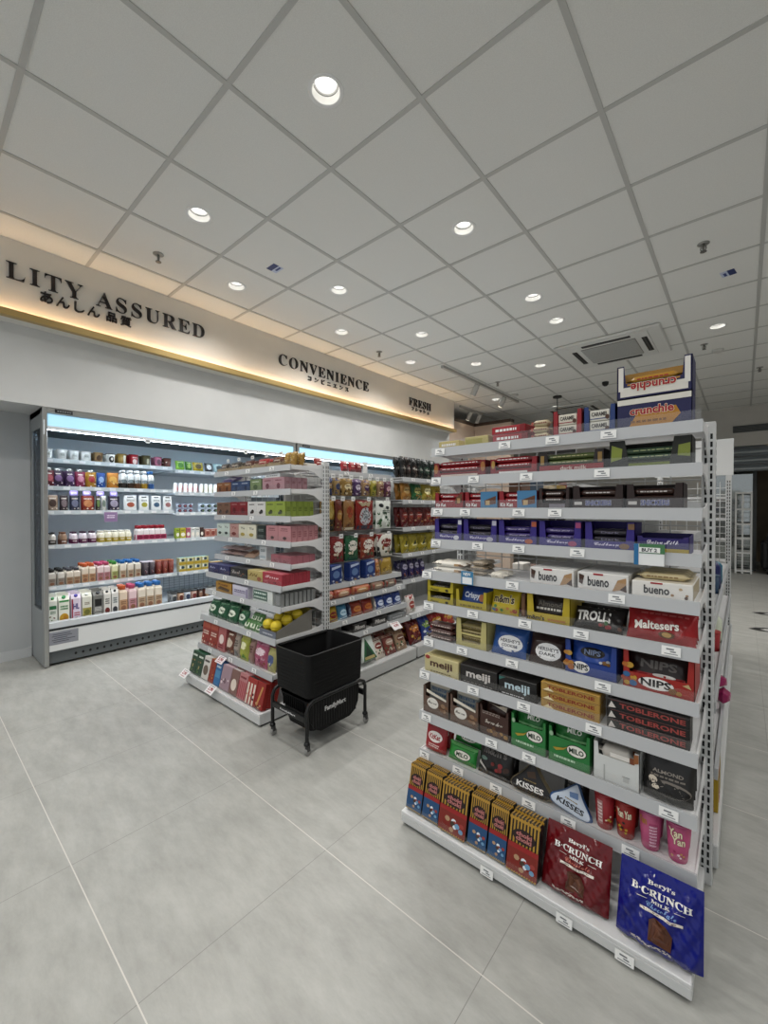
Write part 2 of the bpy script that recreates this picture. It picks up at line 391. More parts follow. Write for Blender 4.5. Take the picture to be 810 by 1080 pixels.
for i in range(len(gx) - 1):
    for j in range(len(gy) - 1):
        x0, x1, y0, y1 = gx[i], gx[i+1], gy[j], gy[j+1]
        lt = [l for l in LIGHTS if x0 < l[0] < x1 and y0 < l[1] < y1]
        if not lt: mb.face([(x0, y0, H), (x0, y1, H), (x1, y1, H), (x1, y0, H)], CEIL); continue
        cx, cy = lt[0]; n = 24; ring = []; sq = []
        for k in range(n):
            a = 2*pi*k/n; c, s = cos(a), sin(a); ring.append((cx + .068*c, cy + .068*s, H)); q = max(abs(c), abs(s)); sq.append((cx + c/q*.3, cy + s/q*.3, H))
        for k in range(n): mb.face([ring[k], ring[(k+1) % n], sq[(k+1) % n], sq[k]][::-1], CEIL)
mb.box(-6.6, -3.82, 6.3, 10.1, H, H + .02, CEIL)
mb.box(-6.6, 3.7, -2.6, 13, H + .2, H + .25, '#555555')
struct('ceiling', mb.mesh('ceiling'))
for x in gx[1:-1]: tb.box(x - .012, x + .012, -2.4, 10.1, H - .004, H + .03, BAR)
for y in gy[1:-1]: tb.box(-3.82, 3.6, y - .0119, y + .0119, H - .0035, H + .03, BAR)
struct('trim_1', tb.mesh('ceiling_bars'))
mb = MB(); mb.box(-4.47, -4.35, -2.4, .688, 0, 1.95, noise_mat('alcove_shade_paint', '#b2b5b6', '#b9bbbc', 3, .6)); struct('wall_left', mb.mesh('wall'))  # wall colour greyed to carry the shade under the header
mb = MB(); mb.box(-4.352, -4.338, -2.4, .685, 0, .075, '#c3c5c6'); struct('baseboard_left', mb.mesh('baseboard'))
mb = MB(); mb.box(-5.05, -4.93, .6, 6.3, 0, 1.95, WALL); mb.box(-4.93, -3.92, 6.2, 6.3, 0, 1.95, WALL); struct('wall_niche', mb.mesh('wall'))
mb = MB(); mb.box(-5.05, -3.92, -2.4, 6.3, 1.947, H + .1, WALL); struct('wall_header', mb.mesh('wall'))
mb = MB(); mb.box(-3.92, -3.82, -2.4, 6.3, 2.5, H + .1, SIGNW); struct('wall_sign_band', mb.mesh('wall'))
# ledge with the hidden strip lamp
ld = link('light_ledge', None); tag(ld, 'gold metal ledge with warm strip light along bottom of the sign band', 'light'); ld.location = (-3.819, -2.4, 2.5)
mb = MB(); GOLD = M('#b79c63', .4, .3)
mb.box(0, .05, 0, 8.7, 0, .005, GOLD); mb.box(.046, .05, 0, 8.7, .005, .046, GOLD); link('trough', mb.mesh('trough'), ld)
mb = MB(); mb.box(.02, .036, .02, 8.68, .0065, .0115, M('#ffdcb0', .5, 0, COVE*8)); link('light_strip', mb.mesh('light_strip'), ld)
# nook beyond the end of the sign band, far walls
TAN = noise_mat('nook_panel', '#c9b4a3', '#d2bfae', 4, .6, stretch=(1, 1, .2)); DK = M('#4a3d34', .5)
mb = MB(); mb.box(-4.2, -4.05, 6.3, 7.55, 0, 2.8, TAN); mb.box(-4.05, -3.3, 7.45, 7.6, 0, 2.8, TAN); struct('wall_nook', mb.mesh('wall'))
mb = MB(); mb.box(-4.21, -4.04, 6.3, 7.56, 2.8, 2.86, DK); mb.box(-4.04, -3.3, 7.44, 7.61, 2.8, 2.86, DK); struct('trim_2', mb.mesh('trim'))
BK = noise_mat('back_wall_paint', '#b9b6b0', '#c0bdb7', 3, .7)
mb = MB(); mb.box(-6.6, 3.7, 10.1, 10.25, 2.33, H + .1, BK); mb.box(-6.6, -.5, 10.1, 10.25, 0, 2.33, BK); mb.box(2.2, 3.7, 10.1, 10.25, 0, 2.33, BK); struct('wall_back', mb.mesh('wall'))
mb = MB(); mb.box(-6.7, -6.6, 6.3, 10.1, 0, H + .1, BK); mb.box(-6.6, -5.05, 6.2, 6.3, 0, H + .1, BK); struct('wall_far_left', mb.mesh('wall'))
mb = MB(); mb.box(3.6, 3.72, -2.4, 10.1, 0, H + .1, WALL); struct('wall_right', mb.mesh('wall'))
mb = MB(); mb.box(-1, 3, 12.4, 12.5, 0, 2.33, noise_mat('brown_panel', '#6d5f4d', '#7a6a56', 3, .6)); mb.box(-1.1, -1, 10.25, 12.5, 0, 2.33, BK); mb.box(3, 3.1, 10.25, 12.5, 0, 2.33, BK)
mb.box(-1, 3, 10.25, 12.5, 2.36, 2.4, '#777777'); struct('wall_back_room', mb.mesh('wall'))
t = link('vent_slot', None, None, (.9, 10.09, 2.575)); tag(t, 'long dark air slot high on the far back wall', 'vent')
mb = MB(); mb.box(-1.06, .9, -.004, .01, 0, .125, '#5a5c5c'); link('frame', mb.mesh('frame'), t)
mb = MB()
for k in range(5): mb.box(-1.05, .89, -.012, -.003, .012 + k*.024, .02 + k*.024, '#3d3f3f')
link('blades', mb.mesh('blades'), t)
t = link('louvre_transom', None, None, (.6, 10.12, 1.868)); tag(t, 'grey slatted transom above the opening in far back wall', 'transom')
mb = MB(); mb.box(-1.08, 1.5, .05, .06, 0, .455, '#7d8588'); link('panel', mb.mesh('panel'), t)
for k in range(6):
    mb = MB(); mb.box(-1.08, 1.5, .0, .045, .03 + k*.075, .058 + k*.075, ['#9ea4a6', '#55595b'][k % 2]); link('slat', mb.mesh('slat'), t)
t = link('glass_screen', None, None, (0, 10.6, 0)); tag(t, 'greenish grey glass screen with dark post behind the white rack', 'screen')
mb = MB(); mb.box(-.48, .13, 0, .012, .0, 2.3, clear_mat('green_glass', .3, (.66, .76, .74))); link('pane', mb.mesh('pane'), t)
mb = MB(); mb.box(.13, .19, -.02, .04, 0, 2.3, '#474a4a'); link('post', mb.mesh('post'), t)
t = link('wire_rack', None, None, (0, 10.0, 0)); tag(t, 'tall white metal rack standing by the far back opening', 'rack')
WH = M('#dcdddb', .45)
for x, y in ((-.105, 0), (-.01, 0), (.11, 0), (-.105, .25), (.11, .25)):
    mb = MB(); mb.box(x - .013, x + .013, y - .013, y + .013, 0, 1.48, WH); link('post', mb.mesh('post'), t)
for z in (.03, .36, .62, .88, 1.15, 1.45):
    mb = MB(); mb.box(-.11, .115, -.012, .26, z, z + .03, WH); link('shelf', mb.mesh('shelf'), t)
mb = MB()
for k in range(14): mb.tube([(-.1, .24, .1 + k*.1), (.1, .24, .1 + k*.1)], .003, WH, 5)
link('wire_back', mb.mesh('wire'), t)
t = link('lounge_chair', None, None, (.66, 10.4, 0)); tag(t, 'black upholstered chair in the far opening right of white rack', 'chair')
mb = MB(); mb.box(-.38, .38, -.35, .35, .1, .4, '#131313', .05); link('seat', mb.mesh('seat'), t)
mb = MB(); mb.prism([(-.38, .4), (.38, .4), (.36, .74), (.28, .78), (-.22, .78), (-.3, .72)], .2, .36, M('#121212')); link('backrest', mb.mesh('backrest'), t)
for s in (-1, 1):
    mb = MB(); mb.box(s*.36 - .05, s*.36 + .05, -.34, .34, .1, .58, '#151515', .03); link('armrest', mb.mesh('armrest'), t)
    for y in (-.28, .28): mb = MB(); mb.lathe([(.02, 0), (.025, .1)], '#222222', 10, (s*.32, y)); link('leg', mb.mesh('leg'), t)
for x, y, a, d in ((.16, 5.5, .3, 'nearer'), (.2, 6.35, .1, 'farther')):
    t = link('floor_sticker', bpy.data.meshes.new('blank'), None, (x, y, .0006), (0, 0, a)); tag(t, 'black and white printed sticker on the right floor, %s of the two' % d, 'sticker', 'stickers on the aisle floor')
    mb = MB(); q = [(-.12, .02), (-.05, -.05), (.3, -.1), (.34, .05), (.1, .12), (-.04, .09)]
    mb.face([(u, v, 0) for u, v in q], '#2a2a2a'); mb.face([(u*.6 + .05, v*.5 + .01, .0004) for u, v in q], '#c8c8c4'); mb.face([(u*.3 + .09, v*.3 + .01, .0008) for u, v in q], '#2a2a2a'); t.data = mb.mesh('sticker')

# ------------------------------------------------------------ ceiling fittings
TRIM = M('#e6e6e4', .4)
mb = MB(); mb.lathe([(.062, .0), (.078, -.004), (.08, -.001), (.08, .0005), (.066, .002)], TRIM, 28, cap=False); m_ring = mb.mesh('ring')
mb = MB(); mb.lathe([(.066, 0), (.056, .03), (.055, .034), (.048, .036), (.044, .07)], [M('#e4e4e2', .35), M('#6a6a68', .4), M('#f0f0ee', .3), M('#ffffff', .3, 0, .45)], 28, cap=False); m_can = mb.mesh('reflector')  # innermost band glows to stand in for lamp light inside the can
mb = MB(); mb.lathe([(.0443, .066), (.044, .07)], M('#fffaf0', .4, 0, 5), 28); m_lens = mb.mesh('lens')
POSD = {0: 'nearest and largest, above the aisle', 1: 'left of the nearest one above aisle'}
ly = bpy.data.lights.new('downlight_lamp', 'SPOT'); ly.energy = DOWN_W; ly.spot_size = R(150); ly.spot_blend = .9; ly.shadow_soft_size = .045; ly.color = (1, .978, .945)
DL = ['nearest to the camera, the largest in view', 'second nearest, before the sign reading assured', 'on the middle row, second from the camera', 'nearest the sign band', 'right of the one by convenience sign',
      'just right of the long lettering', 'beyond the pair above the middle rack', 'last small one by the sign band', 'small and far above the crisps run', 'on the middle row, third from camera', 'on the middle row, fourth from camera',
      'small, left of the air conditioner', 'alone at the right near the far wall', 'tiny one beyond the end of sign band']
for i, (x, y) in enumerate(LIGHTS):
    t = link('ceiling_downlight', None, None, (x, y, H)); tag(t, 'round white recessed downlight, ' + (DL[i] if i < len(DL) else 'small and distant, behind the pendant rod' if i == len(LIGHTS) - 4 else 'added outside the picture'), 'ceiling light', 'recessed downlights in the tiled ceiling')
    link('trim_ring', m_ring, t); link('reflector', m_can, t); link('lens', m_lens, t)
    o = bpy.data.objects.new('lamp', ly); COL.objects.link(o); o.parent = t; o.location = (0, 0, -.006)
def sprinkler(x, y, where):
    t = link('sprinkler_head', None, None, (x, y, H)); tag(t, 'small metal fire sprinkler hanging from ceiling, ' + where, 'sprinkler', 'sprinklers on the ceiling')
    mb = MB(); mb.lathe([(.036, 0), (.036, -.004), (.02, -.008)], M('#9a9a96', .35, .8), 16); link('escutcheon', mb.mesh('escutcheon'), t)
    mb = MB(); mb.lathe([(.009, -.006), (.009, -.03), (.005, -.05)], M('#8d8b86', .3, .9), 10); mb.tube([(-.014, 0, -.02), (-.016, 0, -.04), (0, 0, -.055)], .003, '#77756f'); mb.tube([(.014, 0, -.02), (.016, 0, -.04), (0, 0, -.055)], .003, '#77756f'); link('nozzle', mb.mesh('nozzle'), t)
    mb = MB(); mb.lathe([(.02, -.055), (.02, -.058)], M('#7d7b76', .35, .8), 12); link('deflector', mb.mesh('deflector'), t)
for a in ((-3.238, 1.243, 'left, above the long sign'), (-.225, 3.68, 'right, beside the small blue sticker'), (-3.28, 3.72, 'above the convenience sign'), (-.35, 5.95, 'far right near the air conditioner'), (-2.75, 5.75, 'small, under the spotlight track'), (.15, 7.4, 'tiny, far right over the opening')): sprinkler(*a)
for x, y, a, wh in ((-2.748, 1.902, 0, 'left, between two downlights'), (-.104, 4.267, 1.4, 'right, beside a sprinkler')):
    t = link('ceiling_label', bpy.data.meshes.new('blank'), None, (x, y, H - .001), (0, 0, a)); tag(t, 'small blue and white label stuck on ceiling tile, ' + wh, 'label', 'blue labels on ceiling tiles')
    mb = MB(); mb.box(-.05, .05, -.045, .0, -.001, 0, '#1d2f66'); mb.box(-.05, .05, 0, .045, -.001, 0, '#b9c2d6'); mb.box(-.02, .04, .012, .03, -.0014, -.001, '#2a3a78'); t.data = mb.mesh('label')
def cassette(x, y, where):
    t = link('cassette_air_conditioner', None, None, (x, y, H)); tag(t, 'square four way cassette air conditioner in the ceiling, ' + where, 'air conditioner')
    mb = MB(); W = M('#d2d2ce', .45); mb.box(-.52, .52, -.47, .47, -.028, -.002, W, .012); mb.box(-.4, .4, -.4, .4, -.036, -.026, W, .01); link('panel', mb.mesh('panel'), t)
    mb = MB(); mb.box(-.27, .27, -.27, .27, -.043, -.034, '#8c8c88')
    for k in range(17): mb.box(-.265, .265, -.262 + k*.0325, -.248 + k*.0325, -.047, -.042, '#b4b4b0')
    link('grille', mb.mesh('grille'), t)
    for a in range(4):
        mb = MB(); mb.box(-.24, .24, -.375, -.325, -.041, -.034, '#191919'); mb.box(-.24, .24, -.352, -.346, -.043, -.036, '#565654'); o = link('air_slot', mb.mesh('slot'), t); o.rotation_euler = (0, 0, a*pi/2)
cassette(-1.16, 5.4, 'nearer of two'); cassette(-2.4, 8.25, 'farther of two, behind the top shelf')
def track(x, y0, y1, heads, where):
    t = link('track_light', None, None, (x, y0, H)); tag(t, 'grey spotlight track on the ceiling, ' + where, 'track light'); G = M('#b3b1ac', .45)
    mb = MB(); mb.box(-.018, .018, 0, y1 - y0, -.035, -.001, G); link('rail', mb.mesh('rail'), t)
    for k, yy in enumerate(heads):
        mb = MB(); mb.tube([(0, yy - y0, -.03), (0, yy - y0, -.09)], .01, G); mb.tube([(.03, yy - y0, -.06), (-.06, yy - y0 + .03, -.19)], .04, G, 14); h = link('spot_head', mb.mesh('spot'), t)
        mb = MB(); mb.tube([(-.0605, yy - y0 + .0302, -.1908), (-.062, yy - y0 + .0307, -.193)], .034, M('#fff0d8', .4, 0, 6 if k else .6), 14); link('lens', mb.mesh('lens'), h)
        if k:
            L = bpy.data.lights.new('spot_lamp', 'SPOT'); L.energy = 30; L.spot_size = R(55); L.spot_blend = .5; L.color = (1, .86, .68); L.shadow_soft_size = .03
            o = bpy.data.objects.new('lamp', L); COL.objects.link(o); o.parent = t; o.location = (-.066, yy - y0 + .032, -.2); o.rotation_euler = (0, R(-40), R(-18))
track(-2.97, 4.6, 7.0, (5.49, 6.4), 'nearer of two, over the crisps run'); track(-3.88, 6.6, 9.2, (7.3, 6.95, 8.6), 'farther of two, beyond the sign band')
t = link('pendant_bracket', None, None, (-2.35, 7.13, H)); tag(t, 'thin black rod hanging from a round black ceiling plate', 'pendant')
mb = MB(); mb.lathe([(.07, 0), (.07, -.025)], '#191919', 18); link('ceiling_plate', mb.mesh('plate'), t)
mb = MB(); mb.tube([(0, 0, -.02), (0, 0, -.55)], .008, '#191919'); link('rod', mb.mesh('rod'), t)
mb = MB(); mb.box(-.3, .3, -.006, .006, -.95, -.55, '#222222'); link('hanging_board', mb.mesh('board'), t)
for x, y, wh in ((-2.84, 6.56, 'far left by the spotlight track'), (-.24, 6.25, 'right beyond the lone downlight')):
    t = link('smoke_detector', bpy.data.meshes.new('blank'), None, (x, y, H)); tag(t, 'round white smoke detector on ceiling, ' + wh, 'smoke detector', 'smoke detectors on the ceiling')
    mb = MB(); mb.lathe([(.055, 0), (.055, -.02), (.035, -.035)], '#c6c5c0', 18); t.data = mb.mesh('detector')
t = link('ceiling_camera', bpy.data.meshes.new('blank'), None, (-1.55, 6.78, H)); tag(t, 'tiny black dome camera on the ceiling behind the air conditioner', 'camera')
mb = MB(); mb.lathe([(.045, 0), (.045, -.02), (.04, -.04), (.02, -.06)], '#141414', 14); t.data = mb.mesh('dome')

# ------------------------------------------------------------ raised letters on the sign band
def lettering(txt, st, y0, y1, z0, capH, label, off=0.0, ref=None):
    ref = ref or txt
    def span(s, sp):
        v, _ = text_geom(s, st, off, sp, 0, 3); return min(p[0] for p in v), max(p[0] for p in v), max(p[1] for p in v), min(p[1] for p in v)
    a = span(ref, 1.0); b = span(ref, 1.5); base = .68 if st == 'serif' else a[2] - a[3]; s = capH / base
    need = (y1 - y0)/s; wa, wb = a[1] - a[0], b[1] - b[0]; sp = 1 + .5*(need - wa)/(wb - wa); sp = max(.8, min(2.2, sp))
    c = bpy.data.curves.new('t', 'FONT'); c.body = tstyle(txt, st); c.offset = off; c.space_character = sp; c.extrude = .008/s; c.resolution_u = 4
    o = bpy.data.objects.new('t', c); COL.objects.link(o); me = bpy.data.meshes.new_from_object(o.evaluated_get(bpy.context.evaluated_depsgraph_get()))
    bpy.data.objects.remove(o)
    X = max(v.co.x for v in me.vertices); zmin = 0 if st == 'serif' else min(v.co.y for v in me.vertices)
    for v in me.vertices: v.co = ((v.co.x - X)*s, -v.co.z*s - .0085, (v.co.y - zmin)*s)
    me.materials.clear(); me.materials.append(M('#231c1c', .4)); me.flip_normals()
    t = link('sign_lettering', me, None, (-3.82, y1, z0), (0, 0, pi/2)); tag(t, label, 'sign', 'raised lettering on the sign band')
lettering('QUA', 'serif', .05, .41, 2.768, .115, 'black raised capitals at the very left end of sign band', -.012)
lettering('LITY', 'serif', .485, .921, 2.768, .115, 'large black raised capitals ending in ity, left of the word assured', -.012)
lettering('ASSURED', 'serif', 1.006, 1.862, 2.768, .115, 'large black raised capitals spelling assured on left of sign band', -.012)
lettering('CONVENIENCE', 'serif', 2.685, 4.105, 2.748, .118, 'black raised capitals spelling convenience on middle of sign band', -.012)
lettering('FRESH', 'serif', 5.0, 5.577, 2.743, .115, 'black raised capitals spelling fresh at the far end of sign band', -.012)
lettering('あんしん', '', .665, 1.03, 2.672, .078, 'four black raised Japanese kana under the long left lettering', .012)
lettering('品質', '', 1.075, 1.25, 2.672, .078, 'two black raised Japanese characters under the word assured', .012)
lettering('コンビニエンス', '', 3.06, 3.73, 2.668, .055, 'black raised Japanese characters under the word convenience', .012)
lettering('フレッシュ', '', 5.05, 5.52, 2.672, .055, 'black raised Japanese characters under the word fresh', .012)
#PARTC
# ------------------------------------------------------------ shop shelving
WM = M('#cfd0cf', .4); WM2 = M('#dedede', .4); RAIL = M('#b9bbbd', .35)
def gondola(label, loc, rz, W, y_back, yb_front, levels, zb_h, top, tags, lip=True, uprights=(0, 1), base_tags=()):
    # local: x 0..W along the shelf, y depth (front is smaller), levels = [(z, y_front)]
    t = link('gondola_shelving', None, None, loc, (0, 0, rz)); tag(t, label, 'shelving')
    for u in uprights:
        x0 = -.018 if u == 0 else W - .017
        mb = MB(); mb.box(x0, x0 + .035, y_back, y_back + .04, 0, top, WM, .002)
        K = M('#1c1d1e', .8)
        for k in range(int(top/.025) - 2):
            for cx in (.0105, .0245): mb.face([(x0 + cx - .003, y_back - .0006, .04 + k*.025), (x0 + cx + .003, y_back - .0006, .04 + k*.025), (x0 + cx + .003, y_back - .0006, .057 + k*.025), (x0 + cx - .003, y_back - .0006, .057 + k*.025)], K)
            for cy in (.012, .028): mb.face([(x0 + .0356, y_back + cy - .003, .04 + k*.025), (x0 + .0356, y_back + cy + .003, .04 + k*.025), (x0 + .0356, y_back + cy + .003, .057 + k*.025), (x0 + .0356, y_back + cy - .003, .057 + k*.025)], K)
        link('upright', mb.mesh('upright'), t)
    mb = MB(); G = M('#b9bbbb', .4)
    for k in range(int(W/.075)): mb.tube([(.04 + k*.075, y_back + .02, .12), (.04 + k*.075, y_back + .02, top - .02)], .0022, G, 5)
    for k in range(int((top - .15)/.05)): mb.tube([(.02, y_back + .016, .14 + k*.05), (W - .02, y_back + .016, .14 + k*.05)], .0022, G, 5)
    link('wire_back', mb.mesh('wire_back'), t)
    mb = MB(); mb.box(0, W, yb_front, yb_front + .02, .012, zb_h, WM, .003); mb.box(0, .02, yb_front + .02, y_back + .03, .012, zb_h, WM); mb.box(W - .02, W, yb_front + .02, y_back + .03, .012, zb_h, WM); mb.box(.01, W - .01, yb_front + .02, y_back, 0, .02, '#1b1b1b'); link('plinth', mb.mesh('plinth'), t)
    mb = MB(); mb.box(.001, W - .001, yb_front + .0, y_back - .002, zb_h, zb_h + .012, WM2, .002); d = link('base_deck', mb.mesh('base_deck'), t)
    for (tx, big) in base_tags: price_tag(d, tx*W, yb_front - .006, zb_h*.55, big)
    if lip: mb = MB(); mb.box(.005, W - .005, yb_front + .002, yb_front + .005, zb_h + .012, zb_h + .05, CLEAR); link('clear_strip', mb.mesh('clear_strip'), d)
    for i, (z, yf) in enumerate(levels):
        mb = MB(); mb.box(0, W, yf + .006, y_back - .004, z + .012, z + .028, WM2, .002)
        s = link('shelf', mb.mesh('shelf'), t)
        mb = MB(); mb.prism([(yf + .008, z + .002), (yf - .004, z - .002), (yf, z + .034), (yf + .006, z + .034)], .0, W, RAIL, 'x'); link('price_rail', mb.mesh('price_rail'), s)
        if lip: mb = MB(); mb.box(.004, W - .004, yf + .001, yf + .0035, z + .033, z + .062, CLEAR); link('clear_strip', mb.mesh('clear_strip'), s)
        for x in (0, 1):
            x0 = .0 if x == 0 else W - .0045
            mb = MB(); mb.prism([(yf + .01, z + .006), (yf + .01, z + .032), (y_back - .1, z + .034), (y_back - .04, z + .042), (y_back, z + .05), (y_back, z - .045), (y_back - .03, z - .03), (y_back - .07, z - .004), (y_back - .12, z + .006)], x0, x0 + .004, WM2, 'x'); link('bracket', mb.mesh('bracket'), s)
        for tx in tags[i % len(tags)]: price_tag(s, tx*W, yf - .0055, z + .017)
    return t
TAGM = {}
def price_tag(par, x, y, z, big=False):
    k = bool(big)
    if k not in TAGM:
        mb = MB(); w, h = (.075, .045) if k else (.044, .025)
        mb.box(-w/2, w/2, 0, .001, -h/2, h/2, '#f1f1ef'); c = '#b5212c' if k else '#777a7e'
        for (cx, cz, a, b) in ((-.05, .2, .4, .16), (.1, -.05, .3, .14), (0, -.3, .7, .08)): mb.face([((cx + sx*a/2)*w, -.0004, (cz + sz*b/2)*h) for sx, sz in ((-1, -1), (1, -1), (1, 1), (-1, 1))], c)
        TAGM[k] = mb.mesh('price_tag')
    link('price_tag', TAGM[k], par, (x, y, z), (R(-8), 0, 0))
MAINZ = [1.408, 1.29, 1.165, 1.037, .915, .79, .645, .522, .358, .205]
MAINY = [1.43]*4 + [1.378]*3 + [1.35]*3
mtags = [(.05, .36, .55, .74), (.03, .22, .45, .72), (.04, .18, .42, .56), (.03, .24, .42, .64), (.02, .42, .78), (.03, .25, .47, .67, .93), (.03, .2, .42, .74), (.03, .27, .48, .72), (.04, .35, .5, .93), (.03, .2, .37, .5, .64, .83)]
gondola('nearest white end shelf unit crowded with chocolate at right of aisle', (-.975, 0, 0), 0, .89, 1.665, 1.23, list(zip(MAINZ, MAINY)), .042, 1.47, mtags, base_tags=((.4, 0), (.67, 0), (.84, 0)))
MIDZ = [1.418, 1.276, 1.115, .965, .835, .716, .597, .422, .228]
MIDY = [1.475]*5 + [1.41, 1.405, 1.37, 1.35]
gondola('white end shelf unit of boxed sweets behind the black basket stack', (-2.875, 0, 0), 0, .89, 1.72, 1.265, list(zip(MIDZ, MIDY)), .06, 1.482, [(.2, .5, .8), (.3, .6), (.15, .55), (.25, .7)])
# crisps run: two bays facing the aisle (+x), back panel shared
SNZ1 = [.645, .55, .405, .305]; SNY1 = [0, .05, .07, .1]
def bayX(label, xf, y0, W, levels, base_x, xback, top, tags, **k):
    # local y front measured from xf towards -x
    return gondola(label, (xf, y0, 0), pi/2, W, xf - xback, xf - base_x, [(z, d) for z, d in levels], .085, top, tags, **k)
bayX('crisps bay nearest the basket stack with hanging packs on hooks', -2.1, 1.785, .865, [(1.43, .1), (.645, .0), (.55, -.04), (.405, -.06), (.305, -.09)], -1.945, -2.41, 1.47, [(.15, .4, .7), (.35,), (.1, .3, .5, .7, .9), (.2, .6)], uprights=(1,))
bayX('second crisps bay farther along the aisle', -2.1, 2.675, .88, [(1.415, .0), (1.23, .0), (1.005, .0), (.79, .0), (.57, .0), (.305, -.09)], -1.945, -2.41, 1.47, [(.15, .4, .7), (.1, .3, .5)], uprights=(1,))
bayX('third crisps bay at the far end of run', -2.1, 3.595, .88, [(1.415, .0), (1.23, .0), (1.005, .0), (.79, .0), (.57, .0), (.305, -.09)], -1.945, -2.41, 1.47, [(.2, .6)], uprights=(1,))
# solid centre panel of the middle run and of the right run
for x, y0, y1, lb in ((-2.478, 1.79, 4.5, 'white centre panel between the backs of the middle shelving run'),):
    t = link('divider_panel', None, None, (x, y0, 0)); tag(t, lb, 'panel'); mb = MB(); mb.box(-.012, .012, 0, y1 - y0, .0, 1.44, '#c2c3c2'); t2 = link('sheet', mb.mesh('sheet'), t)
    mb = MB(); mb.box(-.016, .016, 0, y1 - y0, 1.44, 1.47, WM); link('cap_rail', mb.mesh('cap_rail'), t)
# right run behind the nearest unit: shelves facing +x on its far side
def right_run():
    t = link('gondola_shelving', None, None, (-.53, 1.74, 0)); tag(t, 'white shelving run behind the nearest unit, seen edge on at right', 'shelving')
    mb = MB(); mb.box(-.012, .012, .02, 2.3, .09, 1.3, '#bfc0bf'); link('back_panel', mb.mesh('back_panel'), t)
    mb = MB(); mb.box(-.44, .475, .0, 2.34, .012, .09, WM, .003); link('plinth', mb.mesh('plinth'), t)
    for z, d in ((.3, .462), (.52, .455), (.76, .445), (1.0, .3), (1.2, .3)):
        mb = MB(); mb.box(.014, d, .02, 2.3, z, z + .02, WM2, .002); s = link('shelf', mb.mesh('shelf'), t)
        mb = MB(); mb.box(d, d + .01, .02, 2.3, z - .004, z + .034, RAIL); link('price_rail', mb.mesh('price_rail'), s)
    for z, d in ((.3, .44), (.52, .44), (.76, .42), (1.0, .3), (1.2, .3)):
        mb = MB(); mb.box(-d, -.014, .02, 2.3, z, z + .02, WM2, .002); s = link('shelf', mb.mesh('shelf'), t)
        mb = MB(); mb.box(-d - .01, -d, .02, 2.3, z - .004, z + .034, RAIL); link('price_rail', mb.mesh('price_rail'), s)
    return t
right_run()
def far_end():
    t = link('gondola_end_frame', None, None, (-.55, 4.16, 0)); tag(t, 'far slotted upright and wire end frame with a blank white header board', 'shelving')
    for x in (.0, .445):
        mb = MB(); mb.box(x, x + .035, 0, .05, 0, 1.45, WM, .002)
        for k in range(55):
            for cx in (.0105, .0245): mb.face([(x + cx - .003, -.0006, .04 + k*.025), (x + cx + .003, -.0006, .04 + k*.025), (x + cx + .003, -.0006, .057 + k*.025), (x + cx - .003, -.0006, .057 + k*.025)], '#1c1d1e')
        link('upright', mb.mesh('upright'), t)
    mb = MB()
    for k in range(26): mb.tube([(.03, .02, .1 + k*.05), (.45, .02, .1 + k*.05)], .003, '#d2d3d2', 5)
    for k in range(6): mb.tube([(.06 + k*.07, .024, .1), (.06 + k*.07, .024, 1.4)], .003, '#d2d3d2', 5)
    link('wire_back', mb.mesh('wire'), t)
    mb = MB(); mb.box(-.02, .49, .01, .03, 1.45, 1.73, '#e2e3e2', .002); link('header_board', mb.mesh('header'), t)
    for k in range(8): mb = MB(); mb.box(.01, .47, .06, .3, .08 + k*.17, .095 + k*.17, WM2); link('shelf', mb.mesh('shelf'), t)
far_end()

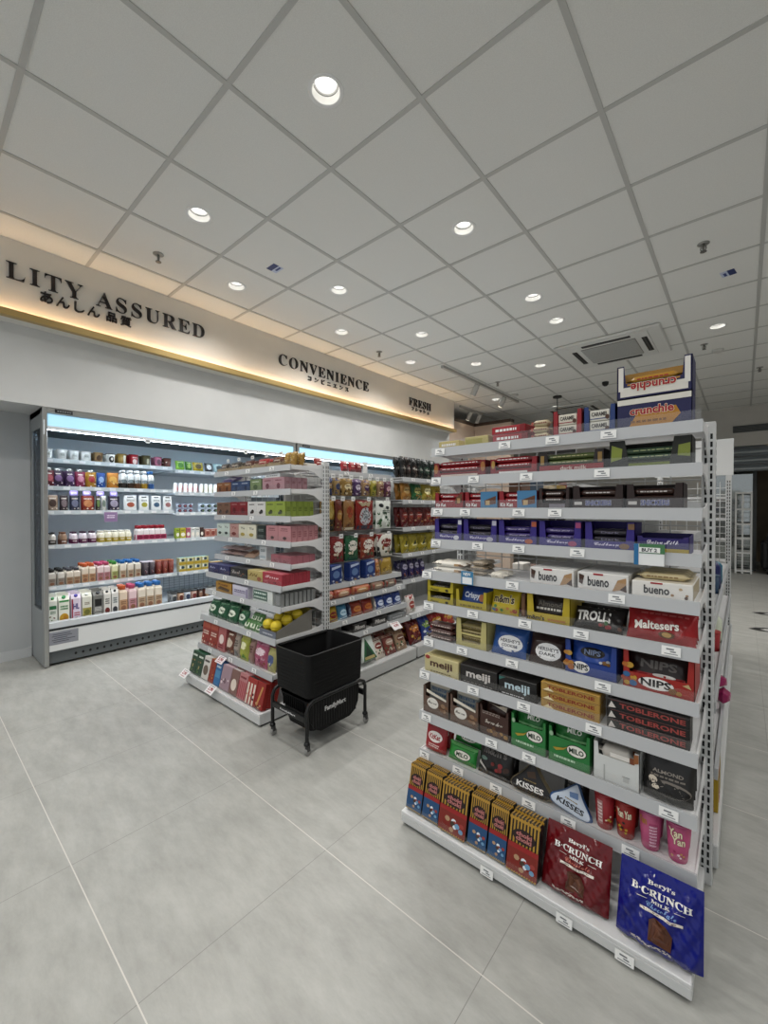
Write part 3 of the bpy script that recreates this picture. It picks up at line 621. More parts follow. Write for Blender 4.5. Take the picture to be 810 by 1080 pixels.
# ------------------------------------------------------------ chiller
def chiller(y0, L, label, full):
    t = link('open_chiller', None, None, (-3.92, y0, 0), (0, 0, pi/2)); tag(t, label, 'chiller')     # local x along +Y, y = depth into the wall
    ST = M('#a9aaa8', .3, .7); DKG = M('#5f6466', .5); IN = M('#d3d9dd', .5); PW = M('#d9dbdb', .4); EF = M('#a3a7a8', .35, .4)
    D = .92
    mb = MB(); mb.box(0, L, D - .03, D - .005, .1, 1.94, IN)
    link('back_panel', mb.mesh('back_panel'), t)
    mb = MB(); mb.box(0, L, .06, D, 1.9, 1.945, DKG); mb.box(0, L, .0, .06, 1.905, 1.945, ST, .003); mb.box(.03, L - .01, .3, D - .03, 1.84, 1.9, '#3f474c'); cn = link('canopy', mb.mesh('canopy'), t)
    mb = MB(); n = int(L/.66)
    for k in range(n): mb.box(.036 + k*(L - .04)/n, .03 + (k + 1)*(L - .04)/n, .012, .04, 1.812, 1.9, M('#a9d9f2', .4, 0, .62))
    link('lit_fascia', mb.mesh('fascia'), cn)
    mb = MB(); mb.box(.03, L - .01, .004, .05, 1.79, 1.81, M('#dfe6ea', .3)); link('front_rail', mb.mesh('rail'), cn)
    mb = MB(); mb.box(.04, L - .02, .06, .085, 1.79, 1.8, M('#e8f4ff', .4, 0, CHILL*3)); link('strip_lamp', mb.mesh('strip'), cn)
    for x in (.72, 1.66):
        if x < L and full: mb = MB(); mb.prism([(x - .028, 1.795), (x - .024, 1.77), (x - .012, 1.756), (x + .012, 1.756), (x + .024, 1.77), (x + .028, 1.795)], .0, .003, '#eef0f0'); mb.box(x - .014, x + .014, -.001, .0, 1.772, 1.782, '#4b5156'); link('hanging_tag', mb.mesh('hanging_tag'), cn)
    mb = MB(); mb.box(.075, .185, -.002, .001, 1.912, 1.938, '#17181a')
    for k in range(6): mb.box(.09 + k*.015, .1 + k*.015, -.0028, -.0018, 1.921, 1.929, '#8f9396')
    link('maker_plate', mb.mesh('plate'), cn)
    # end frames
    for e, x in ((0, 0.0), (1, L - .03)):
        mb = MB(); mb.box(x, x + .03, -.005, .045, .012, 1.945, ST, .004); mb.box(x, x + .03, .045, D, .012, .42, EF); mb.box(x, x + .03, .045, D, 1.8, 1.94, EF); mb.box(x, x + .03, .36, D, .42, 1.8, EF); mb.box(x, x + .03, .045, .07, .42, 1.8, ST)
        s = link('end_frame', mb.mesh('end_frame'), t)
        mb = MB(); mb.prism([(.07, .5), (.14, .42), (.36, .42), (.36, 1.8), (.07, 1.8)], x + .008, x + .016, GLASS, 'x'); link('end_window', mb.mesh('window'), s)
        if e == 0: mb = MB(); mb.box(x + .006, x + .014, -.007, -.004, 1.74, 1.85, '#e9eff2', .002); link('handle_clip', mb.mesh('clip'), s)
    # base
    mb = MB(); mb.box(.03, L - .03, .03, D - .03, .02, .115, DKG)
    for k in range(int((L - .3)/.048)):
        cx = .2 + k*.048; mb.face([(cx + .009*cos(2*pi*j/10), .0294, .062 + .011*sin(2*pi*j/10)) for j in range(10)], '#0c0d0d')
    link('kick_plate', mb.mesh('kick'), t)
    mb = MB(); mb.box(.03, L - .03, .0, .03, .115, .275, PW, .004); fp = link('front_panel', mb.mesh('front'), t)
    if full:
        mb = MB(); mb.box(.03, .21, -.002, .001, .165, .262, '#8a8c94', .001)
        for k, (a, b) in enumerate(((.05, .16), (.045, .17), (.06, .14), (.045, .19), (.055, .15))): mb.box(a, b, -.0028, -.0015, .24 - k*.014, .245 - k*.014, '#4a4d58')
        link('notice_plate', mb.mesh('notice'), fp)
    mb = MB(); mb.box(.03, L - .03, -.004, .03, .275, .287, '#26282a'); mb.box(.03, L - .03, .0, .05, .287, .335, M('#c9ced2', .35), .003); mb.box(.03, L - .03, .05, D - .03, .28, .31, M('#b6bec4', .4)); link('base_deck', mb.mesh('deck'), t)
    secs = ((.04, 1.045, 0.0), (1.065, L - .04, -.022)) if full else ((.04, L - .04, 0.0),)
    for (a, b, dz) in secs:
        for z, d in ((1.56, .28), (1.34, .28), (1.143, .26), (.868, .25), (.545, .2)):
            zz = z + dz + (.02 if dz and z < 1 else 0)
            mb = MB(); mb.box(a, b, d + .006, D - .04, zz + .008, zz + .026, M('#c3ccd2', .4), .002); s = link('shelf', mb.mesh('shelf'), t)
            mb = MB(); mb.box(a, b, d, d + .006, zz, zz + .034, M('#c9d1d6', .35))
            for k in range(int((b - a)/.11)): mb.box(a + .03 + k*.11, a + .075 + k*.11, d - .001, d, zz + .007, zz + .027, '#e9ecee')
            link('price_rail', mb.mesh('rail'), s)
            mb = MB(); mb.box(a + .02, b - .02, d + .012, d + .024, zz + .002, zz + .008, M('#eef6ff', .4, 0, CHILL*2.4)); link('shelf_fill_strip', mb.mesh('shelf_fill_strip'), s)  # glow strip added under each shelf to brighten the chiller back
    if full:
        mb = MB()
        for k in range(22): mb.tube([(1.08 + k*.052, .6, .33), (1.08 + k*.052, .6, .52)], .0025, '#8b949b', 5)
        for k in range(8): mb.tube([(1.07, .598, .34 + k*.025), (L - .05, .598, .34 + k*.025)], .002, '#8b949b', 5)
        link('wire_divider', mb.mesh('wire'), t)
    return t
chiller(.69, 2.3, 'long open chiller of milk and yogurt against the left wall', True)
chiller(3.01, 2.95, 'second open chiller continuing behind the crisps run', False)

# ------------------------------------------------------------ basket stack
def baskets():
    cx, cy = -1.731, 1.478; hx, hy = .144, .192; B = M('#060607', .55, 0, 0, .25); B2 = M('#0a0a0b', .5, 0, 0, .25); TB = M('#101112', .3)
    t = link('basket_cart', None, None, (cx, cy, 0)); tag(t, 'black wheeled cart with raised tubular frame under the stacked shopping baskets', 'cart')
    for sx in (-1, 1):
        hq = hx - .002; fr = [(sx*hq, -hy - .012, .06), (sx*hq, -hy - .012, .21), (sx*hq, -hy + .0, .238), (sx*hq, -hy + .03, .252), (sx*hq, hy - .03, .252), (sx*hq, hy + .0, .238), (sx*hq, hy + .012, .21), (sx*hq, hy + .012, .06)]
        mb = MB(); mb.tube(fr, .0095, TB, 10); link('leg_hoop', mb.mesh('leg_hoop'), t)
    for sy in (-1, 1):
        mb = MB(); mb.box(-hx + .01, hx - .01, sy*(hy + .012) - .008, sy*(hy + .012) + .008, .155, .185, TB, .003); b = link('cross_bar', mb.mesh('cross_bar'), t)
        if sy < 0:
            mb = MB(); prints(mb, lambda x, z, o: (x, -hy - .0205 - o, .158 + z), .2, .024, (('t', 'FamilyMart', 0, .5, .62, .5, '#d8d8d8', 'bold'),)); link('lettering', mb.mesh('lettering'), b)
    for sx in (-1, 1):
        for sy in (-1, 1):
            x, y = sx*(hx - .002), sy*(hy + .012)
            mb = MB(); mb.lathe([(.013, .048), (.016, .056), (.011, .066)], TB, 12, (x, y)); c = link('caster', mb.mesh('caster'), t)
            mb = MB(); mb.box(x - .012, x + .012, y - .004, y + .012, .022, .05, '#3a3a3a', .002); link('fork', mb.mesh('fork'), c)
            mb = MB(); w_ = MB(); w_.lathe([(.012, -.008), (.0175, -.006), (.0175, .006), (.012, .008)], M('#8f8e8b', .5), 16)
            mb.v = [(x + v[2], y + v[1]*1 + .006, .0178 + v[0]) for v in w_.v]; mb.f = w_.f; mb.m = w_.m; mb.sm = w_.sm; mb.mats = w_.mats; link('wheel', mb.mesh('wheel'), c)
    # the four nested baskets
    def ring(mb, z0, z1, a0, b0, a1, b1, m, ro=.03, n=5):
        def rr(a, b):
            P = []
            for (qx, qy, st) in ((1, 1, 0), (-1, 1, 1), (-1, -1, 2), (1, -1, 3)):
                for k in range(n + 1): an = (st + k/n)*pi/2; P.append((qx*(a - ro) + ro*cos(an), qy*(b - ro) + ro*sin(an)))
            return P
        A, Bq = rr(a0, b0), rr(a1, b1); q = len(A)
        mb.add([(x, y, z0) for x, y in A] + [(x, y, z1) for x, y in Bq], [(i, (i+1) % q, (i+1) % q + q, i + q) for i in range(q)], m, True)
        return A, Bq
    def basket(z0, zr, h, label, nice):
        t = link('shopping_basket', None, None, (cx, cy, z0)); tag(t, label, 'basket', 'nested black shopping baskets')
        mb = MB(); a0, b0, a1, b1 = hx - .052, hy - .062, hx + .001, hy + .003
        am, bm = hx - .016, hy - .016
        if nice:
            zb = .03
            ring(mb, 0, zb + .02, a0, b0, am, bm, B); A, Q = ring(mb, zb + .02, h, am + .012, bm + .012, a1, b1, B)
            ring(mb, h, 0.012, a1 - .006, b1 - .006, a0 - .003, b0 - .003, B); A2, _ = ring(mb, h, h + .001, a1, b1, a1 - .006, b1 - .006, M('#2a2b2c', .4))
            mb.box(-a0, a0, -b0, b0, 0, .008, B)
            for k in range(9):                     # shallow ribs on the outside walls
                z = zb + .045 + k*.018
                f = (z - zb)/(h - zb); aa = am + .012 + (a1 - am - .012)*f; bb = bm + .012 + (b1 - bm - .012)*f
                mb.box(-aa + .03, aa - .03, -bb - .0012, -bb + .002, z, z + .004, B2); mb.box(aa - .002, aa + .0012, -bb + .03, bb - .03, z, z + .004, B2)
        else:
            ring(mb, 0, h*.55, a0 + .01, b0 + .01, am - .016, bm - .012, B); ring(mb, h*.55, h, am - .016, bm - .012, am - .003, bm + .002, B); mb.box(-a0, a0, -b0, b0, 0, .008, B)
            for k in range(12): mb.box(-.08 + k*.0145 - .002, -.08 + k*.0145 + .002, -bm - .006, -bm + .01, h*.62, h*.95, B2)
        link('tub', mb.mesh('tub'), t)
        if nice:
            mb = MB(); mb.tube([(-a1 + .012, -b1 + .03, h - .006), (-a1 + .012, b1 - .03, h - .006)], .006, B, 8); mb.tube([(a1 - .012, -b1 + .03, h - .006), (a1 - .012, b1 - .03, h - .006)], .006, B, 8); link('handle', mb.mesh('handle'), t)
        return t
    low = basket(.075, .3, .165, 'lowest black basket hanging inside the cart frame with white lettering', False)
    # curved lower panel with the white lettering, on the aisle side
    mb = MB(); xx = .126
    mb.prism([(-.15, .165), (-.172, .15), (-.165, .06), (-.14, .02), (-.1, .0), (.1, .0), (.14, .02), (.165, .06), (.172, .15), (.15, .165)], xx - .006, xx, B, 'x')
    for k in range(18): mb.box(xx, xx + .0015, -.155 + k*.0175, -.151 + k*.0175, .02, .15, '#191a1b')
    sp = link('side_panel', mb.mesh('side_panel'), low)
    mb = MB(); prints(mb, lambda x, z, o: (xx + .0022 + o, x, .07 + z), .26, .06, (('t', 'FamilyMart', -.02, .5, .56, .52, '#e6e6e6', 'bold'),)); link('lettering', mb.mesh('lettering'), sp)
    basket(.213, .5, .262, 'topmost black basket, empty and open, crowning the basket stack', True)
baskets()
#PARTD
# ------------------------------------------------------------ chocolate on the nearest shelf unit
SW = ['top', 'second', 'third', 'fourth', 'fifth', 'sixth', 'seventh', 'eighth', 'ninth', 'tenth']
def near(i): return 'on %s shelf, nearest unit' % SW[i]
def NP(i, a0, a1, name, me, desc, cat, dep=.012, dz=0, tilt=0, **k):
    return put(name, me, desc, cat, near(i), ('Y', MAINY[i]), (a0 + a1)/2, dep, MAINZ[i] + .028 + dz + .0006, tilt, **k)
def bars(i, a0, a1, n, L, h, d, c, pr, desc, dep=.03, dz=.003, rows=2, colm=1, gap=.0):
    me = m_bar(L, h, d, c, pr); w = (a1 - a0)/colm
    for cc in range(colm):
        for r in range(rows):
            for k in range(n):
                put('chocolate_bar', me, desc, 'chocolate bar', near(i), ('Y', MAINY[i]), a0 + (cc + .5)*w + random.uniform(-.004, .004), dep + r*(d + .004), MAINZ[i] + .0295 + dz + k*(h + .001), 0, share=True, yaw=random.uniform(-.03, .03))
W_, Kk, RED, NAVY, PUR = '#ececea', '#151414', '#b3202a', '#1d2a63', '#3a2a86'
ORG, YEL, BRN, CRM, GRN, TANC = '#d98a2b', '#e3c22d', '#3a221b', '#e2d49a', '#2c8a3c', '#c9a86f'
def scr(c, x=0, z=.5, w=.6, h=.4, n=2): return ('s', x, z, w, h, c, n)
# top shelf
NP(0, -.946, -.852, 'chocolate_slab', m_box(.094, .03, .08, '#d8c06a', (scr(W_, 0, .5, .7, .5, 1),), None, '#cdb45a'), 'flat pale yellow packet, far left', 'chocolate')
NP(0, -.827, -.726, 'chocolate_slab', m_box(.1, .036, .08, '#cdbd6a', (('r', -.1, .5, .7, .5, '#b3a93f'),), None, '#b9b05a'), 'flat yellow green packet', 'chocolate')
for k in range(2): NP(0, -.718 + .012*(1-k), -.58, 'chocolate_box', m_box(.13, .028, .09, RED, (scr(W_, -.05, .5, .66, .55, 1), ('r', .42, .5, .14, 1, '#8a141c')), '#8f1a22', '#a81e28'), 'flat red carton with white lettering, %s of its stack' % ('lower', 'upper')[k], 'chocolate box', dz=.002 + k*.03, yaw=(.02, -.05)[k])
for k in range(5): NP(0, -.568, -.5, 'chocolate_bar', m_bar(.075, .022, .035, '#d9c8a2', (scr('#8a4a3a', 0, .5, .6, .6, 1), ('r', -.38, .5, .1, .8, '#c46a5a'))), 'cream wrapped bar in the loose pile beside red tray', 'chocolate bar', dep=.02 + (k % 2)*.04, dz=.001 + (k//2)*.022, share=True, yaw=random.uniform(-.15, .15))
for (a0, a1, c, cd, nm) in ((-.491, -.396, '#a51f28', '#d8d2c2', 'red'), (-.393, -.3, '#23407f', '#d6d3c8', 'blue')):
    NP(0, a0, a1, 'display_tray', m_tray(.092, .085, .1, c, .1, .15), '%s open card tray holding white bars' % nm, 'display tray')
    for r in range(2): NP(0, a0 + .018, a1 - .018, 'chocolate_box', m_box(.058, .034, .085, cd, (('t', 'CARAMEL', 0, .62, .8, .36, '#3b3632', 'bold'), ('r', 0, .2, .95, .08, c), ('e', .38, .3, .1, .22, '#5a3a2a'))), 'white carton in the %s tray, %s' % (nm, ('lower', 'upper')[r]), 'chocolate box', dep=.016, dz=.002 + r*.036)
CRP = (('p', [(-.34, .0), (-.2, .55), (.3, .62), (.36, .35), (.22, 0)], '#c98a22'), ('t', 'crunchie', -.02, .58, .58, .26, '#b5202a', 'bold', '#e8d9c0'), ('r', 0, .9, .98, .18, '#d9d5cb'), scr('#8a5a18', -.05, .22, .5, .12, 1))
NP(0, -.298, -.109, 'display_tray', m_tray(.187, .09, .1, '#1f2056', .88, .12, pr=CRP), 'lower navy and orange honeycomb bar tray', 'display tray')
CRP2 = (('r', 0, .2, .9, .28, '#d7d3ca'), ('r', -.442, .6, .07, .72, '#dcd9d2'), ('r', .442, .6, .07, .72, '#dcd9d2'), ('r', .0, .41, .7, .05, '#c78a2e'), ('t', 'crunchie', 0, .31, .6, .24, '#b5202a', 'bold', '#e8d9c0', pi))
NP(0, -.298, -.109, 'display_tray', m_tray(.187, .1, .1, '#1f2056', .46, .1, '#b98a3a', CRP2), 'upper white fronted tray with upside down red lettering', 'display tray', dz=.092)
for k in range(6): NP(0, -.27, -.137, 'chocolate_bar', m_bar(.14, .02, .032, '#c9912c', (scr('#b5202a', 0, .5, .6, .5, 1),)), 'gold honeycomb bar inside the upper upside down tray', 'chocolate bar', dep=.02 + (k % 2)*.034, dz=.096 + (k//2)*.021, share=True)
# second shelf
def tray(i, a0, a1, h, c, desc, lip=.35, post=.12, d=.11, pr=(), inner=None, bar=None, n=3, rows=2, colm=1, bw=None, dep=.012, back=1.0, name='display_tray', cat='display tray'):
    w = a1 - a0 - .003
    NP(i, a0, a1, name, m_tray(round(w, 3), h, d, c, lip, post, inner, pr, back), desc, cat, dep=dep)
    if bar:
        bc, bp, bh, bd, bdesc = bar; inw = (w - .008)
        bars(i, a0 + .006, a1 - .006, n, round(inw/colm - .004, 3), bh, bd, bc, bp, bdesc, dep=dep + .004, dz=.003, rows=rows, colm=colm)
RB = ('#a3222b', (scr(W_, .0, .55, .7, .4, 1), ('r', .4, .5, .1, .8, '#6d1219')), .02, .045)
tray(1, -.972, -.735, .062, '#8d2027', 'wide red card tray with picture corners', .32, .1, bar=(*RB, 'red wrapped bar in the leftmost red tray'), pr=(('r', 0, .15, .7, .12, '#d8c7bc'), ('e', -.45, .6, .04, .3, '#b8793f'), ('e', .45, .6, .04, .3, '#b8793f')), n=3)
tray(1, -.72, -.54, .06, '#9b222b', 'plain red card tray', .3, .1, bar=(*RB, 'red wrapped bar in the plain red tray'), pr=(('r', 0, .15, .6, .12, W_), ('e', -.43, .65, .04, .25, '#c09a4a')), n=3)
GB = ('#5d6a3a', (scr('#d6cf9a', 0, .55, .6, .4, 1), ('r', -.4, .5, .1, .8, '#25301e')), .018, .042)
tray(1, -.538, -.33, .068, '#241a18', 'black tray with red lip and gold corners', .34, .13, bar=(*GB, 'olive wrapped bar in the red lipped tray'), pr=(('r', 0, .17, .98, .34, '#9e2029'), ('r', -.44, .62, .06, .45, '#a58245'), ('r', .44, .62, .06, .45, '#9b7a40'), ('t', 'dark milk', .05, .18, .4, .18, '#dcc9c0')), n=3)
GB2 = ('#3f5540', (scr('#b9c48a', .1, .55, .6, .4, 1), ('r', .42, .5, .1, .8, '#7f8f3a')), .018, .042)
tray(1, -.318, -.108, .085, '#1f2219', 'black tray of green bars with yellow green corners', .22, .2, bar=(*GB2, 'green wrapped bar in the rightmost black tray'), pr=(('r', 0, .1, .5, .14, '#7c8a2e'), ('p', [(-.48, .25), (-.34, .35), (-.33, .7), (-.47, .85)], '#93a03f'), ('p', [(.34, .35), (.48, .3), (.48, .75), (.35, .7)], '#8a973d')), n=3)
# third shelf
KB = ('#a8232c', (('t', 'KitKat', -.05, .5, .4, .5, W_, 'bold'), ('r', .4, .5, .16, .9, '#7a4a2c')), .018, .04)
def kit(a0, a1, two, desc, bd):
    p = [('t', 'Kit Kat', -.28, .25, .34, .2, W_, 'bold'), ('p', [(.22, .3), (.46, .42), (.46, .95), (.24, .7)], '#6b4026'), ('r', .34, .5, .1, .3, '#c99b62')]
    if two: p = [('r', .25, .5, .5, 1, '#4f8fc0')] + p[:1] + [('p', [(.12, .5), (.46, .75), (.46, .3), (.14, .22)], '#6b4026'), ('r', .22, .36, .12, .26, '#d9b883')]
    tray(2, a0, a1, .066, '#a3202a', desc, .46, .12, pr=tuple(p), bar=(*KB, bd), n=3, d=.1)
kit(-.965, -.83, 0, 'red wafer bar tray, far left', 'red wafer bar in the far left red tray')
kit(-.827, -.688, 1, 'red and blue wafer bar tray, first', 'red wafer bar in the first red and blue tray')
kit(-.685, -.542, 1, 'red and blue wafer bar tray, second', 'red wafer bar in the second red and blue tray')
SNB = ('#3d2620', (scr('#cfc9c4', 0, .5, .55, .5, 1), ('r', -.44, .5, .06, .9, '#7d2a24')), .019, .04)
tray(2, -.538, -.433, .074, '#35211c', 'small dark brown tray', .3, .1, bar=(*SNB, 'brown wrapped bar in the small dark tray'), pr=(('r', .1, .16, .5, .18, '#8f8892'),), n=3)
SNP = (('t', 'SNICKERS', .02, .27, .5, .2, '#22388f', 'bold', '#e3e3ea'), ('r', -.38, .26, .16, .13, '#c9c6c3'), ('r', 0, .06, .94, .06, '#6a5650'))
for k, (a0, a1) in enumerate(((-.427, -.276), (-.272, -.127))): tray(2, a0, a1, .077, '#2c1a16', '%s dark brown tray with slanted blue lettering' % ('left', 'right')[k], .5, .13, bar=(*SNB, 'brown wrapped bar in the %s slanted lettering tray' % ('left', 'right')[k]), pr=SNP, n=3)
# fourth shelf
PB = ('#33226f', (('t', 'Dairy Milk', 0, .5, .5, .5, '#cfc6e6', 'script'), ('r', .42, .5, .1, .8, '#2a1b58')), .02, .042)
DPB = ('#1b1626', (('t', 'Dark', 0, .5, .4, .5, '#8d86a3'), ), .02, .042)
for k, (a0, a1, b, ac) in enumerate(((-.967, -.837, DPB, '#cfd0da'), (-.833, -.69, DPB, '#b7b5c6'), (-.686, -.541, PB, '#c4623d'), (-.537, -.396, PB, '#b54a7e'), (-.389, -.245, DPB, '#8d6a4a'))):
    nm = ('leftmost', 'second', 'third', 'fourth', 'widest')[k]; ad = ('silver', 'grey', 'orange', 'pink', 'brown')[k]
    tray(3, a0, a1, .088, '#35258a', '%s purple bar tray with %s corner' % (nm, ad), .33, .14, bar=(*b, 'dark purple bar in the %s cornered purple tray' % ad), pr=(('t', 'Cadbury', -.05, .2, .5, .16, '#d9d3ec', 'script'), ('e', .3, .17, .1, .1, ac), ('r', .43, .86, .12, .2, ac)), n=3)
tray(3, -.243, -.112, .05, '#2e2272', 'low purple tray with yellow lip', .9, .1, d=.12, pr=(('r', 0, .16, .98, .3, '#c2a92e'), ('t', 'Dairy Milk', 0, .62, .6, .34, '#e6e2f2', 'script')), back=1.1)
# fifth shelf
def stack(i, a0, a1, n, h, d, c, pr, desc, dep=.02, name='chocolate_box', cat='chocolate box', rows=1, top=None, tilt=0):
    w = round(a1 - a0 - .004, 3)
    for r in range(rows):
        for k in range(n): NP(i, a0, a1, name, m_bar(w, h, d, c, pr), desc, cat, dep=dep + r*(d + .003), dz=k*(h + .0005), share=n*rows > 1, yaw=random.uniform(-.02, .02))
KIN = (('t', 'Kinder', -.3, .5, .26, .5, '#2a2420', 'bold'), ('r', .3, .5, .2, .7, '#caa577'), ('e', .4, .4, .08, .3, '#6a4a30'))
stack(4, -.954, -.8, 2, .022, .05, '#e5e0d4', KIN, 'white and tan wrapped bar in far left pile', rows=2)
stack(4, -.79, -.715, 3, .018, .05, '#b9aa94', (scr('#4a382c', 0, .5, .7, .5, 1),), 'beige wrapped bar behind the blue shelf sign', rows=2, dep=.03)
stack(4, -.71, -.635, 1, .022, .05, '#d9d2c2', (('b', .1, .5, .5, .6, ('#8a6a48', '#5b3d28'), 5),), 'white packet with nut picture', rows=2)
BUE = (('t', 'bueno', -.08, .52, .42, .5, '#1c1816', 'bold'), ('r', -.08, .92, .2, .1, '#b3202a'), ('p', [(.2, .1), (.46, .25), (.46, .85), (.3, .7)], '#c59b6a'), ('p', [(.34, .2), (.47, .1), (.46, .5)], '#4a2c1c'), ('p', [(-.47, .9), (-.36, .8), (-.4, .3), (-.47, .4)], '#4a2c1c'), ('r', -.1, .04, .76, .07, '#a9434a'))
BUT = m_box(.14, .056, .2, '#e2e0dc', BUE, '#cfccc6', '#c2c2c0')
for k, (a0, a1, nm) in enumerate(((-.552, -.4, 'left'), (-.396, -.252, 'middle'))):
    NP(4, a0, a1, 'chocolate_box', BUT, '%s white hazelnut bar carton with black lettering' % nm, 'chocolate box', dep=.014)
BUE2 = BUE[:2] + (('b', .3, .4, .28, .6, ('#b48a5c', '#5b3a24', '#d5b68a'), 6),)
NP(4, -.246, -.1, 'chocolate_box', m_box(.144, .046, .2, '#e5e2dc', BUE2, '#cbb994', '#cdc4b2'), 'right white and gold hazelnut bar carton', 'chocolate box', dep=.014)
for k in range(4): NP(4, -.24, -.106, 'chocolate_bar', m_bar(.135, .02, .04, '#d9c79a', (scr('#8a6a3a', 0, .5, .6, .5, 1),)), 'gold wrapped bar lying on the rightmost white carton', 'chocolate bar', dep=.05 + k*.042, dz=.047, share=True)
# sixth shelf
YB = ('#2a2416', (scr('#b9b08a', 0, .5, .6, .5, 1), ), .022, .04)
for r in range(2):
    NP(5, -.967, -.843, 'display_tray', m_tray(.122, .046, .1, '#cdbb2a', .45, .1, '#8d7f1e', (('t', 'Peanut', -.2, .2, .3, .2, '#2a2a20'), ('e', .25, .2, .06, .12, '#3a3414'))), '%s yellow tray of dark packets at far left' % ('lower', 'upper')[r], 'display tray', dz=r*.047)
    for k in range(2): NP(5, -.962, -.848, 'chocolate_bar', m_bar(.104, .022, .04, '#2a2416', (('e', .1, .5, .2, .3, '#5b5340'), scr('#cfc7a2', -.1, .6, .5, .4, 1))), 'dark packet in the %s far left yellow tray' % ('lower', 'upper')[r], 'chocolate bar', dep=.02 + k*.042, dz=r*.047 + .01, share=True)
tray(5, -.836, -.702, .07, '#cdb92b', 'yellow tray of blue sweet bags', .4, .1, d=.16, pr=(scr('#8a7a1e', 0, .18, .7, .16, 1),))
for k in range(4): NP(5, -.825, -.712, 'candy_bag', m_bag(.11, .068, .02, '#2b4f9c', (('t', 'Crispy', -.05, .5, .6, .4, '#dfe6f2', 'bold'), ('e', .32, .45, .1, .2, '#c97a4a'))), 'blue sweet bag in the yellow tray', 'sweet bag', dep=.02 + k*.028, dz=.012, tilt=R(20), share=True)
for k in range(2): NP(5, -.7, -.592, 'candy_bag', m_bag(.108, .085, .03, '#d7bf24', (('t', "m&m's", -.02, .62, .72, .34, '#3a2418', 'bold', '#efe6c0'), ('b', .0, .2, .8, .2, ('#3f7fb0', '#b5442c', '#4d8f45', '#d98a2b'), 8)), seed=2.0 + k), '%s yellow candy bag with brown lettering' % ('front', 'rear')[k], 'sweet bag', dep=.016 + k*.042, tilt=R(18))
NP(5, -.588, -.572, 'candy_box', m_box(.016, .08, .09, '#6d4a2e', (('r', 0, .5, .6, .8, '#8a6240'),)), 'narrow brown carton beside the yellow bags', 'sweet box', dep=.04)
tray(5, -.558, -.414, .09, '#d3b92a', 'large yellow tray of dark brown sweet bags', .34, .14, d=.16, pr=(('t', "m&m's", -.28, .16, .4, .16, '#3a2a18', 'bold'), ('r', .2, .14, .4, .08, '#c98a3a')))
for k in range(4): NP(5, -.545, -.427, 'candy_bag', m_bag(.115, .075, .02, '#2e241c', (('t', 'Almond', 0, .62, .7, .22, '#6f675a', 'bold'), scr('#cfcac0', 0, .4, .8, .16, 1)), seed=k + .3), 'dark brown sweet bag in the large yellow tray', 'sweet bag', dep=.02 + k*.025, dz=.012, tilt=R(14), share=True)
for k in range(2): NP(5, -.412, -.268, 'candy_bag', m_bag(.142, .075, .03, '#231f1e', (('t', 'TROLLI', -.1, .55, .7, .42, '#e9e7e2', 'bold', '#6a6660'), ('b', .22, .22, .45, .25, ('#a8333a', '#7a4a3a', '#4a7a4a'), 7)), seed=4.2), '%s black sweet bag with white lettering' % ('front', 'rear')[k], 'sweet bag', dep=.012 + k*.052, tilt=R(35))
for k in range(3): NP(5, -.262, -.092, 'candy_pouch', m_bag(.168, .09, .03, '#a51d22', (('t', 'Maltesers', -.06, .48, .66, .26, '#f1ece4', 'bold', '#7c1216', .08), ('e', .1, .22, .12, .1, '#6b4428'), ('e', .1, .22, .07, .07, '#d2a860'), scr('#c9605e', .05, .85, .7, .1, 1), ('p', [(.22, .1), (.33, .2), (.36, .5), (.3, .3)], '#c0383a')), seed=1.4 + k, cr=.002), '%s big red pouch with white lettering' % ('front', 'middle', 'rear')[k], 'sweet pouch', dep=.01 + k*.042, tilt=R(26))
# seventh shelf
for k in range(5): NP(6, -.97, -.838, 'chocolate_bar', m_bar(.128, .022, .045, '#54302a', (scr('#c9b7ae', 0, .5, .7, .5, 1), ('r', -.42, .5, .1, .8, '#3a1c18'))), 'brown wrapped bar in the far left pile', 'chocolate bar', dep=.015 + (k % 2)*.05, dz=(k//2)*.0228, share=True, yaw=random.uniform(-.03, .03))
tray(6, -.834, -.703, .105, '#d8cc86', 'pale cream tray with two openings', .18, .16, d=.13, pr=(('r', 0, .48, .7, .07, '#d8cc86'),), bar=('#a2915c', (scr('#5a4a2a', 0, .5, .7, .5, 1),), .02, .05, 'olive gold bar in the cream tray'), n=4, rows=2)
def hersh(a0, a1, c, nm, t2, seed):
    for k in range(2): NP(6, a0, a1, 'candy_pouch', m_bag(round(a1 - a0 - .004, 3),   .1, .036, c, (('e', .05, .42, .36, .28, '#ececec'), ('t', "HERSHEY'S", .05, .5, .58, .12, '#20242c'), ('t', t2, .05, .34, .46, .1, '#20242c')), seed=seed + k), '%s %s pouch with round white badge' % (('front', 'rear')[k], nm), 'sweet pouch', dep=.01 + k*.05, tilt=R(22))
hersh(-.696, -.562, '#2d5ba6', 'blue', 'COOKIES', .4); hersh(-.558, -.434, '#38231e', 'dark brown', 'DARK', .9)
NIP = lambda cc: (('e', -.18, .25, .17, .17, '#ece9e6'), ('t', 'NIPS', -.18, .26, .28, .17, '#1d1a1c', 'bold'), ('b', -.42, .38, .12, .5, ('#c98a3a', '#b86a2a', '#d0a24a'), 8))
tray(6, -.432, -.28, .105, '#27469c', 'blue tray of nut chocolates with white badge', .42, .1, d=.18, pr=NIP(0))
